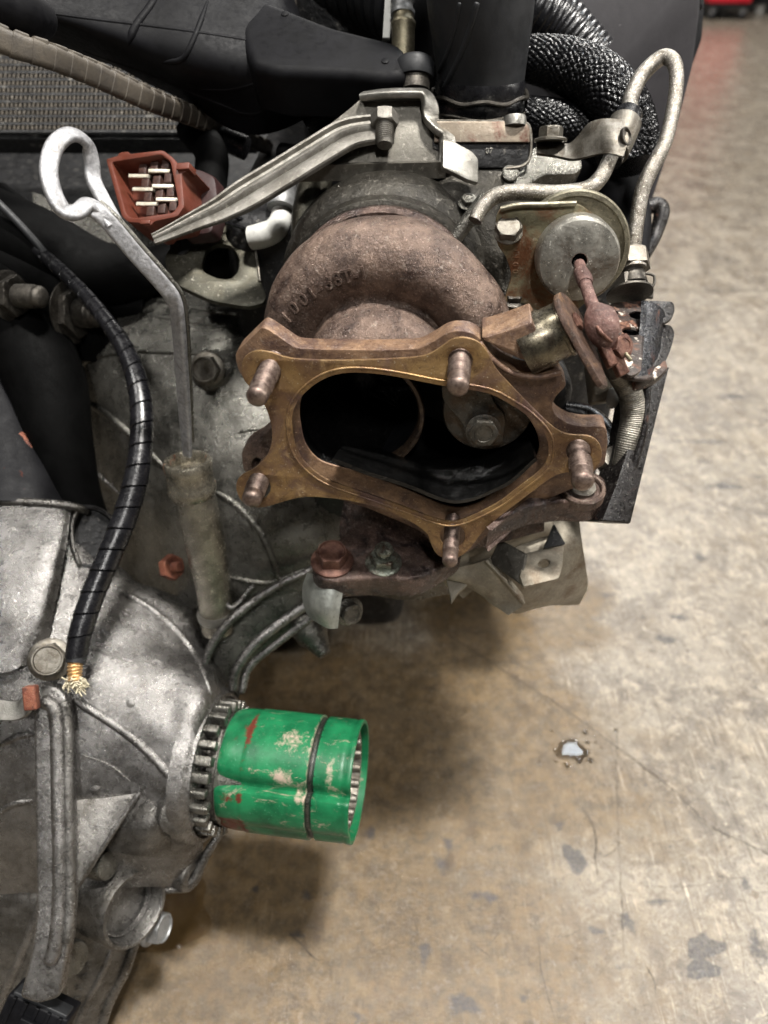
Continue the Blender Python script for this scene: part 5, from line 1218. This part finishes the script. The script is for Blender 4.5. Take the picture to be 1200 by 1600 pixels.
tube('edge_rib', pp([(230, 1400, .482, 6), (214, 1465, .484, 7), (192, 1520, .487, 8), (168, 1570, .492, 9), (140, 1660, .50, 9)], None), m_case2, lowc, seg=14)
rib_on(hl, [(175, 1480), (165, 1510), (150, 1540), (130, 1580), (115, 1620)], 6, 'rib', m_case, lowc)
# round boss with machined bore
bx_ = idir(.82, -.03, -.57)
lathe('round_boss', P(200, 1415, .460), bx_, [(.0250, -.020), (.0242, -.004), (.0238, .0055), (.0226, .0075), (.0208, .0075), (.0198, .0062), (.0192, -.006), (.0001, -.007)], m_case2, lowc, seg=72)
lathe('bore_step', P(200, 1415, .460), bx_, [(.0186, -.003), (.0182, -.001), (.0170, -.001), (.0168, -.0045)], m_case, lowc, seg=56, cap0=False, cap1=False)
lathe('round_cap', P(163, 1352, .446), idir(.9, .1, -.4), [(.0085, -.006), (.0088, 0), (.0080, .003), (.0001, .0042)], m_castg, lowc, seg=32)
lathe('round_cap', P(112, 1497, .452), idir(.85, .05, -.5), [(.0105, -.006), (.0106, .001), (.0095, .003), (.0001, .0040)], m_castg, lowc, seg=32)
bolt('drain_plug', P(234, 1446, .484), idir(.95, -.02, -.3), .0098, .0115, m_greyp, lowc, fl=1.25, dimple=.8, label='grey hex drain plug at the right of the round boss')
lt = MB()
for i, ch_ in enumerate('JAPAN'):
    p, n = hl(113 + i * 5.2, 1578 - i * 17)
    if p: 
        q, _ = hl(113 + i * 5.2 + 5, 1578 - i * 17 - 17); ux = (q - p); ux = (ux - n * ux.dot(n)).normalized(); glyph_mb(lt, ch_, p - n * .0003, ux, n.cross(ux), .0072, .0010, .012)
lt.build('cast_lettering', m_case2, lowc, 40)
# triangular fin
plate('triangular_fin', Frame(P(160, 1290, .432), idir(.15, .25, -1)), rc([(106, 1250), (160, 1246), (218, 1238), (206, 1252), (112, 1402), (106, 1396)], 2), m_case2, lowc, th=.010, bev=.0015)
tube('fin_edge', pp([(217, 1240, .433, 3.5), (165, 1318, .430, 4), (113, 1398, .430, 4)], None), m_case, lowc, seg=10, dome=.7)

# ---- vertical strut
st = thing('strut_bracket', 'long vertical grey cast strut with a raised ridge at the left edge', 'bracket', P(80, 1300, .42))
stp = rc([(48, 1075), (66, 1064), (88, 1072), (103, 1090), (108, 1125), (110, 1250), (113, 1400), (108, 1470), (100, 1510), (92, 1560), (60, 1570), (30, 1560), (48, 1490), (56, 1430), (54, 1250), (52, 1120)], 8)
SF = Frame(P(80, 1300, .418), idir(.05, .12, -1))
plate('strut_body', SF, stp, m_case, st, th=.012, bev=.002, bseg=3)
tube('strut_ridge', [(*(SF.at(a, b) + SF.n * .0002), .0042) for a, b in ((72, 1095), (86, 1110), (90, 1150), (92, 1250), (94, 1350), (92, 1430), (86, 1480), (80, 1500))], m_case, st, seg=16, dome=.6)
tube('strut_side', [(*(SF.at(a, b) - SF.n * .001), .0034) for a, b in ((100, 1100), (105, 1150), (106, 1250), (108, 1400), (104, 1470))], m_case2, st, seg=12, dome=.6)
sc = thing('strap_clip', 'bent silver strap with a small rust coloured pin at the left edge', 'clip', P(10, 1110, .42))
loft('strap', [[(-60, 1090, .422), (-10, 1092, .420), (22, 1096, .418), (34, 1090, .417), (40, 1074, .418), (52, 1066, .42)],
               [(-60, 1122, .416), (-10, 1124, .414), (26, 1124, .412), (44, 1112, .411), (48, 1092, .413), (58, 1078, .417)]], m_alu, sc, th=.002, n=6)
box('rust_pin', P(49, 1090, .410), idir(1, .1, 0) * .0036, idir(-.1, 1, 0) * .0066, idir(0, 0, 1) * .003, m_rbolt, sc, bev=.001)

# ================================================================ GREEN COVER
green = thing('green_axle_cover', 'scuffed green plastic sleeve on the axle stub with a black band near its open end', 'sleeve', P(455, 1210, .47))
G0 = P(372, 1198, .476)
GA = (P(561, 1220, .4655) - G0).normalized(); Lg = (P(561, 1220, .4655) - G0).length
gu = idir(0, 1, -.1); gu = (gu - GA * gu.dot(GA)).normalized(); gw = gu.cross(GA)
tocam = (CAM - G0).normalized()
def grth(a, r, h):
    # one flattened lobe: the radius steps in along a longitudinal crease on the side facing the camera
    c = gw * math.cos(a) + gu * math.sin(a)
    d = math.degrees(math.atan2(c.dot(gu), c.dot(tocam)))      # 0 faces camera, + is up
    d0 = 9.0
    k = 0.0
    x = d - d0
    if x > 0: k = .15 * math.exp(-(x / 9.0) ** 2)
    else: k = .15 * math.exp(-(x / 2.6) ** 2)
    x2 = (d + 180 + 60) % 360 - 180; k += .05 * math.exp(-(x2 / 12) ** 2)
    return r * (1 - k)
R0 = .0376
gp = [(R0 * .93, -.004), (R0 * .97, 0), (R0 * .985, .006)]
gp += [(R0 * .985, h) for h in np.linspace(.008, .0125, 4)] + [(R0 * 1.0, .0133)]
gp += [(R0 * 1.0, h) for h in np.linspace(.016, Lg - .0265, 26)]
gp += [(R0 * .955, Lg - .0260), (R0 * .955, Lg - .0225), (R0 * .985, Lg - .0222)] + [(R0 * .985, h) for h in np.linspace(Lg - .020, Lg - .006, 8)]
gp += [(R0 * .97, Lg - .0045), (R0 * .99, Lg - .003), (R0 * .995, Lg - .0005), (R0 * .985, Lg), (R0 * .93, Lg), (R0 * .93, Lg - .002), (R0 * .92, Lg - .03)]
gbm = lathe_mb(G0, GA, gp, seg=180, up=gu, rth=grth, cap1=False)
gob = gbm.build('sleeve_body', m_green, green, 50)
gme = gob.data; colr = gme.color_attributes.new('grime', 'FLOAT_COLOR', 'POINT')
b_ = base_of(green); arr = np.zeros((len(gme.vertices), 4), np.float32); arr[:, 3] = 1
for i, v in enumerate(gme.vertices):
    q = v.co + b_ - G0; h = q.dot(GA); r = q - GA * h; d = math.degrees(math.atan2(r.dot(gu), r.dot(tocam)))
    e = max(0, 1 - abs(h - .004) / .006) * .30 + max(0, 1 - abs(h - .013) / .002) * .35
    if h < .016 and d < -38: e += .62
    e += .75 * math.exp(-((h - .013) / .004) ** 2 - ((d - 50) / 11) ** 2)
    e += .48 * math.exp(-((h - .012) / .010) ** 2 - ((d + 2) / 6) ** 2)
    e += .30 * math.exp(-((h - .045) / .014) ** 2 - ((d + 42) / 5) ** 2)
    arr[i, 0] = e
    g = .85 * math.exp(-((h - .038) / .007) ** 2 - ((d - 20) / 7) ** 2) + .6 * math.exp(-((h - .040) / .012) ** 2 - ((d - 45) / 8) ** 2)
    g += .7 * math.exp(-((h - (Lg - .030)) / .004) ** 2 - ((d - 8) / 8) ** 2) + .7 * math.exp(-((h - (Lg - .013)) / .002) ** 2 - ((d - 25) / 14) ** 2)
    g += .6 * math.exp(-((h - (Lg - .009)) / .002) ** 2 - ((d + 48) / 10) ** 2) + .5 * max(0, 1 - abs(h - Lg + .026) / .002)
    arr[i, 1] = g * 1.0
    arr[i, 2] = .75 if Lg - .0262 < h < Lg - .0222 else 0
colr.data.foreach_set('color', arr.reshape(-1))
lathe('black_band', G0 + GA * (Lg - .0243), GA, [(R0 * .953, -.0015), (R0 * .960, -.0009), (R0 * .960, .0003), (R0 * .953, .0008)], m_groove, green, seg=180, up=gu, rth=grth, cap0=False, cap1=False)
lathe('inner_cage', G0 + GA * (Lg - .004), GA, [(R0 * .815, -.02), (R0 * .815, 0), (R0 * .79, .0005), (R0 * .76, -.001), (R0 * .74, -.02)], m_boltm, green, seg=72, cap0=False, cap1=False)
for k in range(18):
    a = 2 * math.pi * k / 18; e = gu * math.cos(a) + gw * math.sin(a)
    lathe('roller', G0 + GA * (Lg - .010) + e * R0 * .76, GA, [(.0028, -.003), (.0030, .004), (.0026, .0062), (.0001, .0066)], m_boltm, green, seg=14)
lathe('axle_stub', G0 - GA * .010, GA, [(.028, -.02), (.028, .0), (.0345, .001), (.0352, .004), (.0345, .006), (.026, Lg - .02), (.012, Lg - .016)], m_castg, green, seg=64)
lathe('seal_ring', G0 - GA * .002, GA, [(R0 * .85, -.003), (R0 * .94, -.002), (R0 * .95, -.001), (R0 * .90, .001)], m_castg, green, seg=72)

# ================================================================ DIPSTICK + TUBE
dip = thing('dipstick', 'flat pale grey dipstick with a big loop handle standing in its tube', 'dipstick', P(293, 700, .44))
rodp = pp([(128, 322, .333, 13), (150, 330, .334, 13.5), (172, 350, .338, 13.5), (210, 395, .347, 13), (250, 440, .358, 12.5), (272, 470, .366, 12.5), (279, 510, .376, 13), (284, 580, .395, 12.5), (289, 650, .415, 11), (293, 712, .432, 8)], None)
tube('flat_rod', rodp, m_zinc, dip, n=8, prof=RECT(1.0, .45, .9, 4), up=idir(-.25, .35, -1))
tube('rod_rib', [(q[0], q[1], q[2], q[3]) for q in pp([(156, 316, .338, 5), (184, 342, .341, 5), (222, 386, .350, 5), (263, 432, .361, 4.5), (286, 466, .370, 4), (293, 515, .381, 4), (297, 600, .404, 4), (301, 690, .430, 3)], None)], m_castg, dip, seg=12, n=8)
loopp = pp([(175, 352, .3385, 12.3), (158, 330, .336, 12.3), (137, 319, .331, 12.3), (121, 331, .327, 13.2), (101, 330, .323, 14.1), (84, 303, .321, 14.1), (76, 265, .321, 14.1), (86, 228, .324, 14.1), (110, 210, .330, 13.2), (134, 222, .338, 12.3), (143, 250, .343, 12.3), (146, 280, .345, 12.3), (160, 310, .3425, 12.3), (180, 345, .3405, 11.4)], None)
tube('loop_handle', loopp, m_zinc, dip, n=10, prof=RECT(1.0, .48, 1.0, 4), up=idir(.35, .35, -.55))
dt = thing('dipstick_tube', 'worn steel dipstick tube with a collar rising from the bell housing', 'tube', P(320, 940, .49))
D0 = P(298, 752, .440); D1 = P(335, 960, .492); DA = (D0 - D1).normalized()
tube('tube_body', pp([(340, 985, .495, 24), (336, 940, .485, 26), (330, 900, .476, 28), (321, 850, .462, 31), (310, 800, .450, 32), (301, 762, .441, 31)], None), m_tubem, dt, seg=48, n=8, rfun=lambda s, a: 1 + .012 * mnoise.noise(Vector((s * 400, a * 3, 0))))
lathe('collar', D0 - DA * .004, DA, [(.0120, -.006), (.0133, -.005), (.0144, -.002), (.0146, .0015), (.0138, .0030), (.0138, .0110), (.0142, .0135), (.0142, .0165), (.0134, .0182), (.0118, .0184), (.0108, .0170), (.0100, .0120), (.0040, .0115), (.0036, .010)], m_collar, dt, seg=56)
lathe('base_seal', P(338, 956, .489), DA, [(.0125, -.004), (.0128, 0), (.0120, .002), (.011, .002)], m_alu, dt, seg=40)

# ================================================================ WRAPPED CABLE
cab = thing('wrapped_cable', 'black spiral wrapped cable sweeping down to a cut end with bare brass wires', 'cable', P(120, 1040, .43))
cp_ = pp([(-30, 322, .50, 9), (20, 360, .50, 10), (75, 405, .49, 11), (125, 452, .475, 11.5), (165, 500, .46, 13), (195, 545, .45, 15), (215, 600, .44, 17), (222, 660, .434, 18.5), (216, 730, .428, 19), (198, 800, .423, 19.5), (170, 870, .418, 19.5), (145, 930, .414, 19), (127, 985, .411, 18.5), (119, 1028, .41, 17.5)], None)
def wrap(s, a):
    x = (s / .0125 + a / (2 * math.pi)) % 1.0
    return 1.0 - .055 * (1 - x) ** .8 - (.16 if x < .035 or x > .985 else 0)
tube('spiral_wrap', cp_, m_blackw, cab, n=10, seg=56, step=.0004, rfun=wrap)
tube('inner_sheath', pp([(123, 1000, .411, 15), (119, 1030, .4095, 15.5), (118, 1036, .409, 15)], None), m_blackg, cab, seg=28)
wires = pp([(118, 1030, .409, 11), (117, 1048, .408, 11), (117, 1064, .407, 10)], None)
tube('brass_spring', wires, m_brass, cab, seg=28, n=8, step=.0003, rfun=lambda s, a: 1 + .09 * math.sin(2 * math.pi * (s / .0019 + a / 6.283)))
fr_ = MB(); rf = random.Random(5)
for i in range(150):
    u0, v0 = 117 + rf.uniform(-9, 9), 1062 + rf.uniform(-2, 5)
    pts = [(u0, v0, .407)]
    for k in range(3): pts.append((pts[-1][0] + rf.uniform(-7, 9), pts[-1][1] + rf.uniform(-3, 8), pts[-1][2] + rf.uniform(-.002, .002)))
    tube_mb(pp(pts, rf.uniform(.5, 1.3)), seg=6, n=3, mb=fr_)
fo2 = fr_.build('frayed_strands', m_frayed, cab, 60); fo2['kind'] = 'stuff'
dc = thing('dark_cable', 'thin dark cable crossing the shadow below the dipstick ring', 'cable', P(60, 400, .50))
tube('cable_run', pp([(-20, 300, .48, 6), (30, 350, .485, 6), (70, 395, .49, 6)], None), m_blackg, dc, seg=12)

# ================================================================ MISC LEFT
lift = thing('lifting_eye', 'dull olive lifting eye plate with a rounded hole left of the brown housing', 'bracket', P(345, 420, .45))
LFt = Frame(P(345, 410, .455), idir(.10, .25, -1))
plate('eye_plate', LFt, rc([(265, 440), (255, 400), (290, 358), (320, 346), (350, 348), (380, 360), (396, 378), (402, 410), (408, 442), (420, 470), (390, 480), (330, 470)], 14, 5), m_olive, lift, holes=[rc([(316, 412), (322, 390), (342, 380), (362, 384), (374, 404), (372, 424), (360, 436), (338, 434), (318, 424)], 8)], th=.005, bev=.0009)
tube('eye_rim', [(*(LFt.at(a, b) + LFt.n * .0004), .0009) for a, b in ((352, 349), (378, 360), (395, 378), (401, 400), (406, 440))], m_boltm, lift, seg=8)
lathe('blind_slot', LFt.at(283, 382), idir(-.3, .3, -1), [(.0075, -.001), (.0075, .0004), (.0001, .0006)], m_blockm, lift, seg=24)
mo = thing('dark_mount', 'dark grey plastic engine mount with a rust smear in the left shadow', 'mount', P(30, 720, .46))
loft('mount_body', [[(-60, 560, .49), (-10, 585, .49), (15, 610, .495), (35, 640, .51)],
                    [(-60, 680, .475), (0, 690, .475), (60, 710, .485), (90, 735, .51)],
                    [(-60, 780, .465), (0, 782, .465), (70, 785, .475), (116, 790, .50)]], m_mount, mo, th=.01, n=8)
mh = hitter([o for o in COL.objects if o.name == 'mount_body'][0])
filler = thing('shade_filler', 'added black mass in place of deep shade left of the wrapped cable', 'filler', P(80, 620, .5))  # added black mass in place of deep shade
tube('shade_filler_body', pp([(-60, 440, .50, 55), (20, 500, .50, 62), (70, 590, .50, 60), (92, 680, .50, 50), (120, 770, .505, 36), (150, 830, .51, 26)], None), m_shade_black, filler, seg=32)
tube('shade_filler_fold', pp([(-20, 400, .515, 40), (70, 430, .515, 46), (140, 500, .52, 40), (150, 560, .53, 26)], None), m_shade_black, filler, seg=28)
dark_fill = thing('shade_bundle', 'added black bundle in place of shade below the dipstick ring', 'shade', P(100, 410, .51))  # added bundle whose black stands for shade over the grey wall
tube('shade_bundle_body', pp([(-60, 330, .525, 56), (60, 385, .515, 58), (150, 425, .515, 50), (225, 425, .52, 38), (300, 395, .53, 22)], None), m_shade_black, dark_fill, seg=32)
rib_on(mh, [(28, 668), (40, 684), (56, 706)], 9, 'rust_patch', m_rbolt, mo, sink=.86)
conn2 = thing('black_plug', 'black ribbed plastic plug at the very bottom left corner', 'connector', P(60, 1570, .43))
X_ = idir(.90, -.42, 0); Y_ = idir(.42, .90, .0); Z_ = idir(0, .1, -1)
box('plug_body', P(62, 1582, .425), X_ * .0185, Y_ * .0095, Z_ * .010, m_black, conn2, bev=.0015)
for k in range(5): box('rib', P(62, 1582, .425) + X_ * (-.014 + .0070 * k) + Z_ * .0102 + Y_ * .001, X_ * .0012, Y_ * .0085, Z_ * .0012, m_black, conn2, bev=.0005)
box('plug_lip', P(62, 1582, .425) + Y_ * .009 + Z_ * .004, X_ * .0165, Y_ * .0022, Z_ * .005, m_blackg, conn2, bev=.0008)
box('latch', P(62, 1582, .425) + Z_ * .0118 - Y_ * .002, X_ * .006, Y_ * .004, Z_ * .0016, m_black, conn2, bev=.0006)

# ================================================================ FLOOR THINGS
def drop(u, v, r, seed, h=.0012, n=26, am=.28):
    rr_ = random.Random(seed); c = PZ(u, v, 0); R = r
    mb = MB(); V = []; rings = ((1.0, .0001), (.97, h * .45), (.88, h * .8), (.6, h), (.0, h * 1.02))
    ph = [rr_.uniform(0, 6.28) for _ in range(4)]
    for k, z in rings[:-1]:
        for i in range(n):
            a = 2 * math.pi * i / n; w = 1 + am * (.5 * math.sin(2 * a + ph[0]) + .35 * math.sin(3 * a + ph[1]) + .25 * math.sin(5 * a + ph[2]))
            V.append(c + Vector((R * k * w * math.cos(a), R * k * w * math.sin(a), z)))
    V.append(c + Vector((0, 0, h * 1.02))); Fc = []
    for r_ in range(3):
        for i in range(n): j = (i + 1) % n; Fc.append((r_ * n + i, r_ * n + j, (r_ + 1) * n + j, (r_ + 1) * n + i))
    for i in range(n): Fc.append((3 * n + i, 3 * n + (i + 1) % n, 4 * n))
    mb.add(V, Fc); return mb
pud = thing('water_puddle', 'small puddle reflecting bright white light on the bare concrete', 'puddle', PZ(893, 1172, 0))
drop(893, 1172, .0130, 3, .0006, 40, .32).build('main_pool', m_water, pud, 60)
for i, (u, v, r) in enumerate(((914, 1144, .0028), (918, 1160, .0024), (917, 1176, .0032), (905, 1188, .0036), (922, 1188, .0030), (885, 1196, .003), (866, 1172, .0018), (862, 1142, .0015), (865, 1162, .0012), (962, 1141, .002), (845, 1149, .0014), (842, 1190, .0014), (931, 1160, .0016), (940, 1168, .0013), (930, 1150, .0012), (868, 1190, .0014))):
    drop(u, v, r, i + 20, .0009, 16, .2).build('droplet', m_water, pud, 60)
oil = thing('oil_puddle', 'thin brown oil puddle with a shiny edge beside the drain plug', 'puddle', PZ(260, 1440, 0))
ow = cr([(196, 1492), (222, 1488), (250, 1489), (282, 1480), (310, 1466), (325, 1458), (330, 1440), (318, 1412), (322, 1380), (300, 1372), (200, 1390), (150, 1450), (160, 1485)], 6, True)
oo = [PZ(a, b, 0) for a, b in ow]; cen = sum(oo, Vector()) / len(oo); V = []; nO = len(oo)
for k, z in ((1, .0002), (.985, .0009), (.95, .0013), (.7, .0012)): V += [cen + (q - cen) * k + Vector((0, 0, z)) for q in oo]
V.append(cen + Vector((0, 0, .0012))); Fc = []
for r_ in range(3):
    for i in range(nO): j = (i + 1) % nO; Fc.append((r_ * nO + i, r_ * nO + j, (r_ + 1) * nO + j, (r_ + 1) * nO + i))
for i in range(nO): Fc.append((3 * nO + i, 3 * nO + (i + 1) % nO, 4 * nO))
mesh('oil_film', V, Fc, m_oil, oil, 60)

# ================================================================ FAR BACKGROUND
cart = thing('red_tool_cart', 'blurred red tool cart on black casters at the far top right', 'cart', PZ(1130, 33, 0))
cb = PZ(1135, 32, 0)
box('cart_body', cb + Vector((0, .25, .33)), (.135, 0, 0), (0, .25, 0), (0, 0, .245), m_cart, cart, bev=.02)
box('cart_base', cb + Vector((0, .25, .075)), (.125, 0, 0), (0, .24, 0), (0, 0, .012), m_cartd, cart, bev=.004)
for dx in (-.09, .10):
    for dy in (.03, .46):
        w_ = lathe('caster', cb + Vector((dx - .015, dy, .026)), (1, 0, 0), [(.022, 0), (.026, .008), (.026, .024), (.022, .03)], m_cartd, cart, seg=24)
        lathe('wheel_hub', cb + Vector((dx - .018, dy, .026)), (1, 0, 0), [(.010, 0), (.012, .036), (.01, .038)], m_greyp, w_, seg=16)
        box('fork', cb + Vector((dx, dy, .05)), (.018, 0, 0), (0, .015, 0), (0, 0, .014), m_greyp, w_, bev=.004)
cab2 = thing('black_cabinet', 'blurred black cabinet at the far top right corner', 'cabinet', PZ(1200, 20, 0))
cb2 = PZ(1215, 22, 0); box('cabinet_body', cb2 + Vector((.1, .3, .45)), (.26, 0, 0), (0, .3, 0), (0, 0, .40), m_cartd, cab2, bev=.02)
for dx in (-.1, .3): lathe('foot', cb2 + Vector((dx, .06, 0)), (0, 0, 1), [(.03, 0), (.03, .05), (.02, .06)], m_white, cab2, seg=16)
